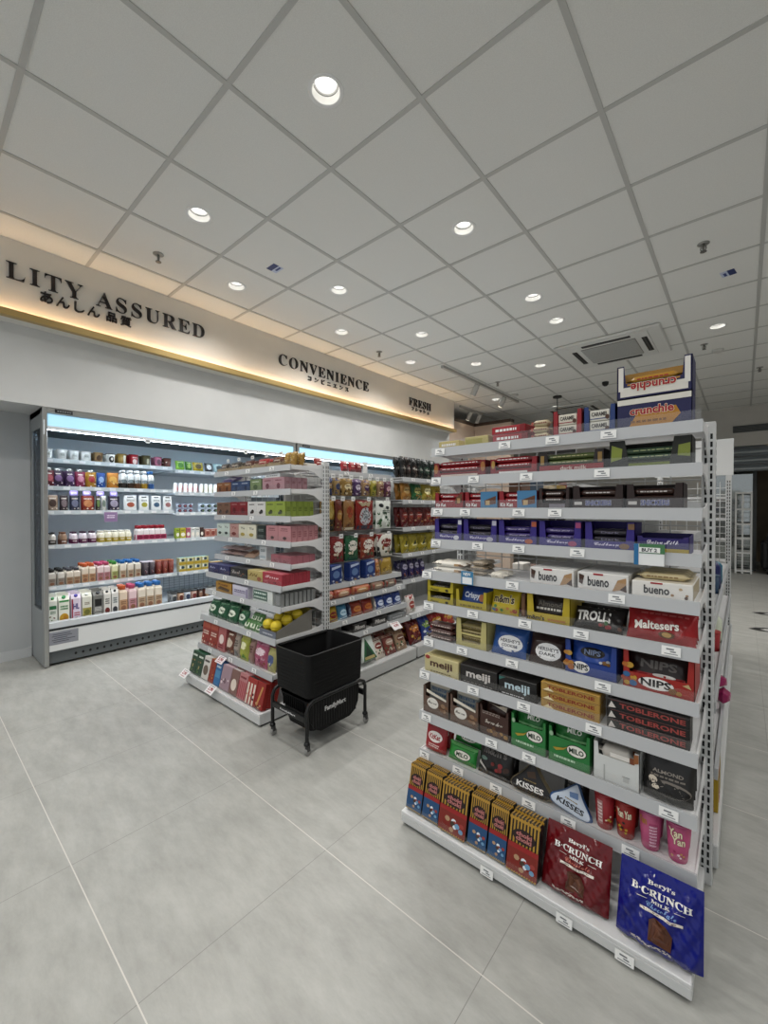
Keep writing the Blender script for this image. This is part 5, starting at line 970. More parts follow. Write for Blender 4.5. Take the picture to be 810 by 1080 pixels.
upr(-2.078, -2.0, 1, .135, '#c2bb7a', (('e', 0, .5, .36, .24, '#5a6a9a'), ('b', 0, .25, .6, .2, ('#8a5a3a', '#e8e4c8'), 5)), 'small pale yellow pack with blue oval', '#d0ca92', False, seed=6)
# bottom deck: leaning boxes three deep
for a0, a1, n, c, top, pr, ds in ((-2.87, -2.705, 2, '#33523c', '#2a6a44', (('b', 0, .35, .8, .5, ('#c9b27a', '#7a9a5a', '#2a3a2c', '#a57a4a'), 9), scr('#dfe6d8', 0, .82, .7, .14, 1)), 'dark green biscuit box'),
        (-2.703, -2.615, 1, '#cfcbc4', '#e0e0dc', (('e', 0, .4, .36, .22, '#7a6a5a'), scr('#3f3a36', 0, .8, .7, .14, 1)), 'white biscuit box'),
        (-2.613, -2.545, 1, '#a2402c', '#cf8a34', (('b', 0, .4, .7, .5, ('#dca050', '#6a2018'), 6),), 'red box with orange top'),
        (-2.543, -2.468, 1, '#3a7ab5', '#3f86c4', (('r', 0, .5, .8, .3, '#5fa0d2'), scr('#dfeaf4', 0, .8, .7, .14, 1)), 'sky blue biscuit box'),
        (-2.466, -2.355, 1, '#b79aa4', '#d3b7be', (('b', 0, .4, .8, .5, ('#7a5a66', '#e4d4d8'), 7),), 'mauve biscuit box'),
        (-2.353, -2.265, 1, '#8f6a62', '#cfc6c2', (('e', 0, .4, .34, .24, '#e0d2c4'),), 'brown box with white top'),
        (-2.263, -2.175, 1, '#cf8a8c', '#dda0a4', (('v', 5, .05, .7, '#b5404a'), scr('#8a2a34', 0, .85, .7, .12, 1)), 'pink striped box'),
        (-2.173, -2.077, 1, '#b23a34', '#3a2a28', (('v', 3, .0, .8, '#e0d2c4'), ('b', 0, .3, .7, .4, ('#dfa07a', '#5a1a1a'), 6)), 'red box with white stripes'),
        (-2.075, -1.995, 1, '#a02a24', '#7a1f1c', (('p', [(-.3, .1), (-.1, .1), (.3, .85), (.1, .85)], '#d89a5a'), ('b', 0, .15, .8, .2, ('#e0b88a', '#3a1614'), 6)), 'dark red box with tan stick picture')):
    w = round((a1 - a0)/n - .003, 3); me = m_box(w, .142, .032, c, pr, None, top)
    for k in range(n):
        for r in range(3): MP('base', a0 + k*(a1 - a0)/n, a0 + k*(a1 - a0)/n + w, 'biscuit_box', me, ds + ('', ', middle row', ', rear row')[r], 'biscuit box', dep=.02 + r*.0345, tilt=R(14))
PINK = (('t', '2.90', 0, .55, .6, .36, '#b5212c', 'bold'), scr('#8a8a8a', 0, .86, .7, .12, 1), scr('#c9606a', 0, .18, .6, .14, 1))
put('shelf_sign', m_card(.085, .055, .0012, '#f0eeee', PINK), 'pinkish white price card at far left', 'shelf sign', 'on deck of middle unit', ('Y', 1.265), -2.83, -.05, .07, R(50))
put('shelf_sign', m_card(.085, .055, .0012, '#f0eeee', PINK), 'pinkish white price card in the middle', 'shelf sign', 'on deck of middle unit', ('Y', 1.265), -2.47, -.05, .065, R(50))
put('shelf_sign', m_card(.085, .05, .0012, '#f0e6e8', PINK), 'pinkish white price card on the rail', 'shelf sign', mid(8), ('Y', MIDY[8]), -2.5, -.052, .22, R(50))
#PARTF
# ------------------------------------------------------------ crisps run
B1 = [o for o in COL.objects if o.get('label', '').startswith('crisps bay nearest')][0]
mb = MB(); mb.tube([(0, .0, 0), (0, .28, .01)], .003, '#b9bbbb', 6); mb.tube([(0, .0, 0), (0, -.012, .012)], .003, '#b9bbbb', 6); m_hook = mb.mesh('peg_hook')
mb = MB(); mb.box(-.018, .018, -.014, -.012, -.012, .018, '#e6e6e4'); mb.box(-.01, .008, -.0146, -.014, .0, .006, '#8a8d90'); m_htag = mb.mesh('hook_tag')
def hooks(ys, z):
    for y in ys: h = link('peg_hook', m_hook, B1, (y - 1.785, .02, z)); link('price_tag', m_htag, h)
WC = 'in crisps aisle'
def hang(y0, y1, z0, z1, c, pr, desc, row, seed=1, n=2, name='snack_bag', hole=True):
    w = round(max(.06, y1 - y0 - .006), 3); h = round(z1 - z0, 3)
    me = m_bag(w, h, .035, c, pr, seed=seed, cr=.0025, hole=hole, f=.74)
    for r in range(n): put(name, me, ('front ' if r == 0 else 'rear ') + desc, 'snack bag', 'on %s hook row, %s' % (row, WC), ('X', -2.1), (y0 + y1)/2, .035 + r*.045, z0)
FIL = lambda em, tx, ac: (('e', 0, .5, .34, .18, em), scr(tx, 0, .55, .5, .1, 1), ('r', 0, .9, .9, .14, ac), ('b', 0, .24, .7, .24, (ac, em, tx), 8))
for q in ((1.885, 1.95, '#3d4a7c', FIL('#d8b27a', '#e8e0d0', '#27346b'), 'blue topped tan snack bag'), (1.955, 2.025, '#c9a466', FIL('#5f6a9a', '#3a3a5a', '#2c3a74'), 'tan snack bag with blue header'),
          (2.035, 2.145, '#c8a053', FIL('#efe0b8', '#5f3a1c', '#8a6a2a'), 'golden peanut bag'), (2.15, 2.235, '#5b3a72', FIL('#e6dcea', '#8f5fa0', '#c7a5cf'), 'purple snack bag'),
          (2.24, 2.33, '#d2a878', FIL('#6a3f7c', '#efe2cc', '#5a3468'), 'tan snack bag with purple header'), (2.338, 2.405, '#cfc248', FIL('#8a9a2a', '#4f5a1c', '#dcd488'), 'yellow green snack bag'),
          (2.412, 2.492, '#c9a27c', FIL('#8c3f4a', '#efdcc4', '#cfbc4c'), 'pale brown snack bag'), (2.496, 2.58, '#7a3a58', FIL('#e0b9c4', '#c9a24a', '#4f2340'), 'plum snack bag')):
    hang(q[0], q[1], 1.285, 1.408, q[2], q[3], q[4], 'top', seed=q[0])
for q in ((1.872, 1.968, '#c2952f', (('e', 0, .62, .34, .2, '#e0c46a'), ('r', 0, .2, .96, .36, '#262220'), scr('#a3812a', 0, .2, .6, .1, 1)), 'yellow and black fish snack pack'), (1.97, 2.045, '#8a3a26', FIL('#d59a4a', '#e8d0a0', '#5f2018'), 'rust brown snack pack'),
          (2.05, 2.165, '#b9854c', (('e', 0, .6, .3, .2, '#c4552f'), ('b', 0, .35, .7, .4, ('#a8562c', '#d9aa6a', '#7a3420'), 9), ('r', 0, .06, .9, .08, '#e6dcc4')), 'orange tan cuttlefish pack'),
          (2.172, 2.37, '#aa2b22', (('e', 0, .45, .34, .3, '#b9bcc0'), ('e', 0, .48, .22, .18, '#8f959c'), ('p', [(-.4, .95), (.4, .95), (.2, .78), (-.2, .78)], '#d8c9a0'), ('r', 0, .08, .9, .12, '#39445f')), 'large red pack with grey window'),
          (2.392, 2.58, '#dfe3dc', (('b', 0, .3, .9, .5, ('#3f7a4c', '#6a9a5a', '#2c5a38'), 16), ('e', -.2, .82, .14, .07, '#23282a'), ('e', .2, .74, .12, .06, '#3a3f40'), scr('#4a6a54', .1, .6, .5, .12, 2)), 'large white and green seaweed pack')):
    hang(q[0], q[1], 1.035, 1.255, q[2], q[3], q[4], 'middle', seed=q[0])
RW = lambda c, d: (('e', 0, .6, .36, .22, '#e4ded4'), scr(d, 0, .62, .5, .1, 1), ('b', 0, .28, .8, .35, (c, '#d9cbb4', d, '#4f7a4a'), 11), ('r', 0, .94, 1, .1, d))
for q in ((1.925, 2.06, '#a8322f', RW('#7a1d20', '#8f2326'), 'red and white crisps bag'), (2.068, 2.205, '#2f7a4f', RW('#1d5a38', '#235f3c'), 'green and white crisps bag'), (2.222, 2.382, '#b5452f', RW('#d9a27a', '#7a2a1d'), 'orange red crisps bag')):
    hang(q[0], q[1], .815, .995, q[2], q[3], q[4], 'lowest', seed=q[0])
hang(2.405, 2.6, .815, .995, '#dcd9cf', (('p', [(-.5, .55), (-.1, .98), (-.5, .98)], '#a82c2a'), ('e', .05, .6, .34, .2, '#a3322c'), scr('#efe6d8', .05, .6, .5, .1, 1), ('b', .1, .28, .8, .3, ('#3f6a3c', '#8a5a3a', '#cfa25a', '#2c4a2a'), 13), ('p', [(-.5, 0), (-.2, 0), (-.4, .4), (-.5, .5)], '#2a2c2a')), 'big red white and green crisps bag', 'lowest', 9.3)
hooks((1.918, 1.99, 2.09, 2.192, 2.285, 2.37, 2.452, 2.538), 1.412); hooks((1.92, 2.008, 2.108, 2.272, 2.486), 1.258); hooks((1.992, 2.136, 2.302, 2.502), .998)
# red packs and a white card on the shallow top shelf of the first bay
for k, (a, c) in enumerate(((1.91, '#9a3a34'), (2.16, '#a8252f'), (2.24, '#a8252f'), (2.31, '#8a2028'))): put('snack_bag', m_bag(.066, .085, .035, c, (scr('#e0b9b0', 0, .6, .6, .2, 1), ('r', 0, .2, .8, .2, '#6d161c')), seed=k*.7), 'short red snack bag on the shallow top shelf', 'snack bag', WC, ('X', -2.2), a, .03, 1.459, R(10))
put('shelf_sign', m_card(.05, .09, .002, '#ececea', (scr('#b9b9b9', 0, .7, .6, .1, 1),)), 'upright blank white card before the red packs', 'shelf sign', WC, ('X', -2.2), 2.345, .012, 1.459)
def shelf_bags(i, z, ys, h, c, pr, desc, n=1, t=.05, xf=-2.1, tilt=R(8), cr=.004, rear=1):
    word = ('top', 'second', 'third', 'fourth', 'fifth')[i]
    for k, (a, b) in enumerate(ys):
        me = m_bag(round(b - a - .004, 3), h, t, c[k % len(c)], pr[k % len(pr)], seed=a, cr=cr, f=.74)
        for r in range(1 + rear): put('crisps_bag', me, desc[k % len(desc)] + (', rear' if r else ''), 'crisps bag', 'on %s shelf, %s' % (word, WC), ('X', xf), (a + b)/2, .014 + r*(t + .012), z, tilt)
BL = lambda c: (('e', 0, .45, .34, .16, c), ('t', 'Ora', 0, .46, .44, .14, '#cfcac2', 'script'), ('b', 0, .2, .7, .2, ('#6a4a34', '#8f7a5a', c), 6))
shelf_bags(0, 1.4436, ((2.7, 2.76), (2.765, 2.82), (2.825, 2.93), (2.935, 3.0)), .185, ('#1c1917', '#2b1f1a', '#191716', '#1d2420'), (BL('#3a2a22'), BL('#54302a'), BL('#4a342a'), BL('#2a4a38')), ('black crisps bag', 'dark brown crisps bag', 'black bag with brown oval', 'black bag with dark green oval'))
shelf_bags(0, 1.4436, ((3.01, 3.11), (3.12, 3.22)), .185, ('#172620', '#1a2a22'), (BL('#2f5a42'),), ('dark green crisps bag',))
YB2 = lambda em: (('e', 0, .55, .36, .2, em), scr('#3f3a1c', 0, .56, .5, .1, 1), ('b', 0, .24, .8, .26, ('#e0b24a', '#b8762c', em), 9))
shelf_bags(1, 1.2586, ((2.7, 2.83), (2.842, 2.99), (2.995, 3.14), (3.145, 3.3)), .15, ('#c98a34', '#2a7a3f', '#d8c24a', '#d3bc3a'), (YB2('#e8c27a'), YB2('#d9d27a'), YB2('#efe6b4'), YB2('#c9a02c')), ('orange crisps bag', 'bright green crisps bag', 'yellow crisps bag with pale oval', 'yellow crisps bag with gold oval'))
shelf_bags(2, 1.0336, ((2.7, 2.79), (2.795, 2.87), (2.872, 3.01), (3.015, 3.157), (3.16, 3.29)), .17, ('#7d1f22', '#85251f'), ((('e', 0, .6, .36, .15, '#b9473a'), scr('#ecd9d0', 0, .61, .5, .09, 1), ('b', 0, .28, .8, .3, ('#c98a4a', '#5a1214', '#d9b48a'), 8)),), ('dark red crisps bag',))
shelf_bags(3, .8186, ((2.7, 2.802), (2.805, 2.938), (2.94, 3.067), (3.07, 3.2), (3.21, 3.34)), .155, ('#c9b62c', '#d3c23a'), ((('p', [(-.4, .3), (.1, .45), (.4, .8), (.0, .65)], '#2c3a24'), scr('#efe9b8', .0, .4, .6, .14, 1), ('b', 0, .2, .6, .2, ('#8fa03a', '#e6d98a'), 6)),), ('yellow crisps bag with dark slash',))
shelf_bags(4, .5986, ((2.7, 2.79), (2.795, 2.87), (2.875, 2.95), (2.955, 3.03)), .15, ('#26235c', '#352a6e'), ((('e', 0, .7, .34, .16, '#b9b4cc'), ('b', 0, .3, .8, .36, ('#c9702c', '#4a3f8a', '#d9a25a'), 8), scr('#1a183f', 0, .7, .5, .08, 1)),), ('navy purple crisps bag',))
# lower shelves of the first bay
S1w = 'on the blue box shelf, ' + WC
for k, (a, b) in enumerate(((1.9, 2.005), (2.08, 2.185), (2.246, 2.35))): put('cracker_box', m_box(round(b - a, 3), .13, .06, '#233f86', (('p', [(-.4, .75), (.4, .88), (.4, .98), (-.4, .9)], '#b9c6de'), ('e', 0, .5, .3, .2, '#6f8fc4'), ('b', 0, .14, .8, .16, ('#c9d2e0', '#c4a27a', '#3f5aa0'), 7)), None, '#31509a'), 'upright blue cracker box', 'cracker box', S1w, ('X', -2.1), (a + b)/2, .014, .6736)
for k, a in enumerate((2.04, 2.215)): put('snack_bag', m_bag(.06, .11, .04, '#7f8a98', (('e', 0, .5, .3, .2, '#c9d2da'),), seed=k), 'small grey blue bag between boxes', 'snack bag', S1w, ('X', -2.1), a, .05, .6736, R(10))
put('snack_bag', m_bag(.064, .13, .04, '#b8743c', FIL('#dfb27a', '#6a3418', '#8a4a24'), seed=2), 'slim orange snack bag', 'snack bag', S1w, ('X', -2.1), 2.395, .014, .6736, R(8))
put('snack_bag', m_bag(.14, .13, .05, '#b3923a', (('p', [(-.5, .6), (-.1, .98), (-.5, .98)], '#4a3a6a'), ('b', 0, .4, .8, .5, ('#d9bc6a', '#8a6a24', '#6a5a3a'), 10)), seed=3), 'golden snack bag with purple corner', 'snack bag', S1w, ('X', -2.1), 2.512, .014, .6736, R(8))
S2w = 'on the roll shelf, ' + WC
for k, (a, b, c, ac) in enumerate(((1.82, 1.9, '#c05a42', '#dba080'), (1.906, 2.067, '#c26a4a', '#e0b48a'), (2.077, 2.264, '#c4724a', '#d9a060'), (2.274, 2.42, '#8a6a52', '#b59a7a'), (2.428, 2.563, '#6a5648', '#94806a'))):
    put('biscuit_roll', m_roll(round(b - a, 3), .03, c, (('e', 0, .5, .3, .34, ac), scr('#efe2d0', 0, .6, .4, .2, 1), ('r', .38, .5, .08, .8, '#a83a30'), ('r', -.38, .5, .08, .8, '#a83a30'))), ('short red', 'red and tan', 'orange and tan', 'brown', 'dark brown')[k] + ' biscuit roll pack', 'biscuit roll', S2w, ('X', -2.06), (a + b)/2, .014, .579)
S3w = 'on the shelf below rolls, ' + WC
for k, (a, b, c, ac, ds) in enumerate(((1.837, 1.93, '#cfae34', '#8a2c24', 'yellow'), (1.932, 2.02, '#4a8fb8', '#bcd8e6', 'sky blue'), (2.022, 2.054, '#34405c', '#8a94a8', 'navy'), (2.056, 2.17, '#a23a26', '#d98a4a', 'rust red'), (2.172, 2.283, '#9a2f24', '#c9763c', 'dark red'), (2.285, 2.312, '#a5a29c', '#d8d4cc', 'grey'),
        (2.315, 2.412, '#2a489a', '#cfd8ea', 'royal blue'), (2.414, 2.515, '#27428f', '#cfd8ea', 'blue'), (2.517, 2.62, '#2a4796', '#c4cfe4', 'deep blue'))):
    put('snack_bag', m_bag(round(b - a - .002, 3), .1, .045, c, (('e', 0, .45, .36, .22, ac), scr(c, 0, .46, .5, .12, 1), ('p', [(-.5, .1), (.5, .25), (.5, .1), (-.5, 0)], ac)), seed=a), ds + ' snack bag', 'snack bag', S3w, ('X', -2.04), (a + b)/2, .014, .4336, R(14))
put('snack_bag', m_bag(.12, .145, .05, '#d9d2cc', (('p', [(-.45, .98), (.45, .98), (.2, .7), (-.2, .7)], '#a8433c'), ('e', 0, .45, .3, .22, '#b5544a'), scr('#efe9e2', 0, .46, .4, .1, 1), ('b', 0, .16, .7, .16, ('#8aa07a', '#c9b49a'), 6)), seed=3.3), 'white and red pillow bag standing at the bay joint', 'snack bag', WC, ('X', -2.03), 2.74, .014, .334, R(10))
S4w = 'on the dark box shelf, ' + WC
for k, (a, b) in enumerate(((2.03, 2.165), (2.235, 2.39))): put('snack_box', m_box(round(b - a, 3), .055, .12, '#1f1c1c', (('t', 'Pillows', 0, .55, .7, .5, '#cfccc8', 'bold'),), None, '#2b2828'), 'flat black box with pale lettering', 'snack box', S4w, ('X', -2.01), (a + b)/2, .02, .3336)
put('snack_box', m_box(.2, .04, .14, '#85888b', (scr('#b9bcbf', 0, .5, .6, .4, 1),), None, '#94979a'), 'flat grey box', 'snack box', S4w, ('X', -2.01), 2.52, .02, .3336)
put('shelf_sign', m_card(.1, .065, .0012, '#f2eeee', (('t', '4.90', 0, .52, .5, .34, '#b5212c', 'bold'), scr('#c9606a', 0, .86, .7, .12, 1))), 'large pinkish white price card', 'shelf sign', S4w, ('X', -2.01), 2.43, -.062, .29, R(50))
# bottom deck
S5w = 'on bottom deck, ' + WC
put('noodle_box', m_box(.14, .16, .09, '#cfd6d0', (('p', [(-.48, .02), (.48, .02), (.0, .96)], '#2f6a42'), ('p', [(-.3, .1), (.3, .1), (0, .66)], '#24402f'), ('r', 0, .12, .7, .12, '#c9b47a')), None, '#b9c2bc'), 'white box with dark green triangle', 'noodle box', S5w, ('X', -1.945), 2.14, .02, .0985, R(24))
for k, (a, b, c, ac, ds) in enumerate(((2.225, 2.335, '#d9cfc2', '#8a3a30', 'white and red'), (2.34, 2.465, '#8f4238', '#d9b8a4', 'brown red'), (2.472, 2.6, '#b99a7a', '#7a4a34', 'tan'))):
    for r in range(2): put('noodle_pack', m_bag(round(b - a - .004, 3), .15, .045, c, (('e', 0, .6, .36, .16, ac), ('b', 0, .3, .8, .3, (ac, '#e6dcc8', '#4f7a54'), 9), scr('#f0ebe2', 0, .6, .5, .08, 1), ('r', 0, .92, 1, .1, ac)), seed=a + r), ('front ', 'rear ')[r] + ds + ' noodle pack', 'noodle pack', S5w, ('X', -1.945), (a + b)/2, .03 + r*.075, .0985 + r*.01, R(26))
for k, (a, b, c, ac, a2, ds) in enumerate(((2.64, 2.81, '#6a1c1c', '#d98a34', '#e6b85a', 'dark red and orange'), (2.815, 2.96, '#25408f', '#8fb04a', '#d3dbe6', 'blue'), (2.965, 3.15, '#b3302a', '#e0b53a', '#efd9a0', 'red and yellow'), (3.155, 3.34, '#a8352c', '#dcae4a', '#efd9a0', 'orange red'))):
    for r in range(2): put('crisps_bag', m_bag(round(b - a - .006, 3), .19, .07, c, (('e', 0, .62, .38, .15, ac), scr('#efe6da', 0, .63, .5, .08, 1), ('b', 0, .28, .8, .3, (a2, ac, c), 9)), seed=a + r, cr=.005), ('front ', 'rear ')[r] + ds + ' crisps bag', 'crisps bag', S5w, ('X', -1.945), (a + b)/2, .03 + r*.085, .0985, R(20))
# ------------------------------------------------------------ goods along the right aisle, glimpsed past the nearest unit
RWH = 'glimpsed past right edge of nearest unit'
put('tissue_pack', m_bag(.09, .048, .05, '#a92a66', (('e', 0, .5, .3, .3, '#d987ac'),), seed=1), 'upper bright pink wrapped pack', 'wrapped pack', RWH, ('X', -.05), 2.36, .0, .4096, 0, roll=.2)
put('tissue_pack', m_bag(.09, .048, .05, '#a62861', (('e', 0, .5, .3, .3, '#d987ac'),), seed=2), 'lower bright pink wrapped pack', 'wrapped pack', RWH, ('X', -.036), 2.33, .0, .3602, 0)
put('tissue_box', m_box(.12, .024, .1, '#e2d6da', (('e', 0, .5, .3, .3, '#c98aa4'),)), 'flat white and pink pack under the pink ones', 'wrapped pack', RWH, ('X', -.07), 2.34, .005, .3356)
def small(me, nm, ds, cat, Y, z, x=-.075): put(nm, me, ds, cat, RWH, ('X', x), Y, 0, z + .0006)
small(m_bottle(.03, .17, '#232a66', '#2a3a8a', .5), 'detergent_bottle', 'navy blue bottle', 'bottle', 2.75, .78, -.085)
small(m_bottle(.03, .15, '#2f7a94', '#3a6a9a'), 'detergent_bottle', 'teal bottle', 'bottle', 2.95, .78, -.085)
small(m_bottle(.03, .16, '#cfd6c2', '#8aa06a'), 'detergent_bottle', 'pale green white bottle', 'bottle', 2.62, .54)
small(m_cup(.03, .034, .09, '#a8262c', (), '#c03a3a'), 'storage_cup', 'red tub', 'tub', 2.45, .54)
small(m_cup(.03, .034, .09, '#2c4a6a', (), '#3a5a7a'), 'storage_cup', 'dark blue tub', 'tub', 2.6, .78, -.085)
for k in range(3): small(m_box(.05, .17, .05, ('#c9a92c', '#b5402c', '#bfa43a')[k], (('e', 0, .5, .3, .2, '#efe2a8'),)), 'pantry_box', ('yellow', 'red', 'mustard')[k] + ' narrow box', 'box', 1.95 + k*.07, .0906, -.062)
small(m_cup(.045, .062, .07, '#2f2540', (), '#5a3a6a'), 'storage_bowl', 'dark purple bowl', 'bowl', 1.83, .32, -.085)
small(m_cup(.045, .062, .06, '#c8487c', (), '#d98aa4'), 'storage_bowl', 'pink bowl', 'bowl', 1.84, .0906, -.075)
random.seed(5)
for k in range(18):
    z = (1.22, 1.02, .78, .54)[k % 4]; c = ('#6a4a38', '#c9b79a', '#8a2c2a', '#dedad2', '#4a5a6a', '#a58a4a', '#3a3634')[k % 7]; Y = 1.86 + (k//4)*.17
    put('grocery_box', m_box(.1, (.1, .12, .09)[k % 3], .06, c, (('e', 0, .5, .3, .24, '#e2dccf'), scr('#4a4440', 0, .82, .6, .12, 1))), ('brown', 'beige', 'dark red', 'white', 'slate', 'ochre', 'charcoal')[k % 7] + ' box', 'box', 'half hidden on the run behind the nearest unit', ('N', -.53 - (.3 if z > 1 else .43) + .02), -Y, 0, z + .0006, share=True)
#PARTG
# ------------------------------------------------------------ dairy in the open chiller
FZ = (1.56, 1.34, 1.143, .868, .545); FD = (.28, .28, .26, .25, .2)
def FP(i, y0, y1, name, me, desc, cat, dep=.014, dz=0, tilt=0, **k):
    right = y0 > 1.74; z = FZ[i] + .0266 + ((-.022 + (.02 if FZ[i] < 1 else 0)) if right else 0) if i < 5 else .3106
    w = ('on %s chiller shelf' % SW[i]) if i < 5 else 'on chiller floor'
    return put(name, me, desc, cat, w, ('X', -3.92 - (FD[i] if i < 5 else .055)), (y0 + y1)/2, dep, z + dz, tilt, **k)
def row(i, y0, y1, n, mk, desc, name, cat, deep=1, dstep=.06, parts=(), **k):
    w = (y1 - y0)/n
    for j in range(n):
        for r in range(deep):
            if r == 0: FP(i, y0 + j*w, y0 + (j+1)*w, name, mk, desc, cat, parts=parts, **k)
            else: FP(i, y0 + j*w, y0 + (j+1)*w, name, mk, desc + ' in back rows', cat, dep=.014 + r*dstep, share=True, parts=parts)
lab = lambda c, t: (('r', 0, .5, .8, .5, c), scr(t, 0, .55, .5, .2, 2))
cupm = lambda c, pr, lid='#e6e4e0', r=.032, h=.088: m_cup(r*.84, r, h, c, pr, lid)
EW = (('e', 0, .5, .34, .3, '#cfd0cc'), scr('#5a6a5a', 0, .55, .4, .2, 2))
row(0, .76, .8, 1, cupm('#e4e4e2', EW), 'white yogurt tub at the far left end', 'yogurt_tub', 'yogurt tub')
row(0, .83, 1.08, 3, cupm('#e2e1dd', EW, r=.036), 'white yogurt tub with pale badge', 'yogurt_tub', 'yogurt tub', 2, .08)
row(0, 1.093, 1.163, 1, cupm('#9a7a52', (('e', 0, .5, .3, .3, '#5a4230'),), '#b99a6a', .035), 'tan dessert tub', 'dessert_tub', 'dessert tub', 2, .08)
row(0, 1.185, 1.257, 1, cupm('#dedbd4', (('e', 0, .45, .32, .34, '#2c2a28'), ('e', .05, .5, .14, .16, '#e2ded6')), '#3a3734', .035), 'white tub with black badge', 'dessert_tub', 'dessert tub', 2, .08)
row(0, 1.272, 1.348, 1, cupm('#b08f48', (('r', .2, .5, .3, .8, '#e0dccf'),), '#8a6a34', .036, .095), 'gold dessert tub', 'dessert_tub', 'dessert tub', 2, .08)
row(0, 1.363, 1.45, 1, cupm('#b3222c', (('e', 0, .35, .26, .26, '#e6d2cc'), scr('#efd0cc', 0, .75, .5, .16, 1)), '#8f1a22', .038, .098), 'red dessert tub', 'dessert_tub', 'dessert tub', 2, .08)
row(0, 1.474, 1.548, 1, cupm('#5a5334', (('r', .1, .45, .3, .5, '#c9c2a8'),), '#3f3a26', .036, .098), 'olive dessert tub', 'dessert_tub', 'dessert tub', 2, .08)
row(0, 1.581, 1.649, 1, cupm('#c0748c', (('e', 0, .5, .3, .3, '#7a5a6a'),), '#b56a84', .034, .095), 'pink dessert tub', 'dessert_tub', 'dessert tub', 2, .08)
row(0, 1.666, 1.735, 1, cupm('#6a4038', (('b', 0, .5, .7, .6, ('#e0d8cc', '#8a5a48', '#a8433c'), 6),), '#4a2c26', .034, .09), 'brown and white dessert tub', 'dessert_tub', 'dessert tub', 2, .08)
for a, b, c, ac, ds in ((1.773, 1.865, '#8fc63a', '#4a8a2a', 'lime green'), (1.867, 1.94, '#4f8a34', '#9cc25a', 'dark green'), (1.942, 2.056, '#c9b022', '#5a4a1c', 'yellow'), (2.066, 2.155, '#3a3c40', '#cfd2d6', 'black and white'), (2.16, 2.29, '#a9c9cc', '#3f4a4c', 'pale blue')):
    FP(0, a, b, 'cheese_pack', m_bag(round(b - a - .004, 3), .1, .04, c, (('e', 0, .5, .3, .26, ac), scr('#e9e6d6', 0, .82, .6, .12, 1)), seed=a), ds + ' cheese pack', 'cheese pack', tilt=R(12))
# second shelf: spouted pouches with white caps
m_pc = m_cap(.011, .02, .132, .02, '#ececea')
def pouch(c, ac): return m_bag(.07, .135, .042, c, (('e', 0, .55, .34, .2, ac), ('b', 0, .25, .8, .3, (ac, '#e4d6dc', c), 7), scr('#efe6e0', 0, .8, .5, .1, 1)), seed=len(ac) + ord(c[1]), stand=True)
for a, c, ac, ds in ((.786, '#6a1f2c', '#b5545f', 'dark red'), (.845, '#35203f', '#8a6a9c', 'dark purple'), (.923, '#3a2448', '#9a7aac', 'purple'), (.995, '#8a2c50', '#d08aa4', 'maroon pink'), (1.073, '#b5862c', '#a8323a', 'yellow and red')):
    for r in range(2): FP(1, a - .036, a + .036, 'jelly_pouch', pouch(c, ac), ('front ', 'rear ')[r] + ds + ' spouted jelly pouch', 'jelly pouch', dep=.014 + r*.06, parts=(('cap', m_pc),))
FP(1, 1.11, 1.177, 'jelly_pouch', m_bag(.066, .135, .04, '#27509a', (('e', 0, .55, .3, .2, '#9ab4dc'), ('b', 0, .25, .7, .3, ('#d6dde8', '#4a78c0'), 6)), seed=3, stand=True), 'blue flat topped pouch', 'jelly pouch')
FP(1, 1.186, 1.28, 'jelly_pouch', m_bag(.09, .14, .045, '#c9812c', (('e', 0, .55, .34, .22, '#e6b45a'), ('b', 0, .28, .8, .3, ('#8a4a1c', '#efd08a', '#5a7a3a'), 8)), seed=5, stand=True), 'orange flat topped pouch', 'jelly pouch')
m_bc = m_cap(.016, .022, .148, .024, '#e9ebec'); m_bcb = m_cap(.016, .022, .148, .024, '#3a7ac0')
for k, (c, b, cp) in enumerate((('#d9d6d0', '#2a2420', m_bc), ('#dcd9d2', '#3f2c20', m_bc), ('#d6d2c8', '#6a4426', m_bc), ('#dedcc8', '#b58f2a', m_bc), ('#cfd8e0', '#2f5a9a', m_bcb))):
    for r in range(2): FP(1, 1.29 + k*.058, 1.345 + k*.058, 'coffee_bottle', m_bottle(.024, .175, '#dfe2e2', pr=(('r', 0, .25, 1.5, .46, b), ('e', 0, .62, .6, .14, '#8a9aa0'))), ('front ', 'rear ')[r] + ('black', 'dark brown', 'brown', 'yellow', 'blue')[k] + ' banded white drink bottle', 'bottle', dep=.014 + r*.055, parts=(('cap', cp),))
def wedge(c, ac):
    mb = MB(); mb.prism([(-.055, 0), (.055, 0), (-.02, .1)], 0, .03, M('#dfe2e2', .2)); mb.prism([(-.047, .004), (.043, .004), (-.019, .09)], -.0006, 0, M(c)); mb.prism([(-.04, .01), (.02, .01), (-.03, .035)], -.0012, -.0006, M(ac)); return mb.mesh('wedge')
W1 = wedge('#d98f94', '#f0dcd8')
for k in range(5): FP(1, 1.78 + k*.05, 1.83 + k*.05, 'sandwich_pack', W1, 'pink filled sandwich wedge', 'sandwich', dep=.062, yaw=.9)
W2 = wedge('#c9c69a', '#e6e6d2')
for k in range(5): FP(1, 2.04 + k*.05, 2.09 + k*.05, 'sandwich_pack', W2, 'cream and green sandwich wedge', 'sandwich', dep=.062, yaw=.9)
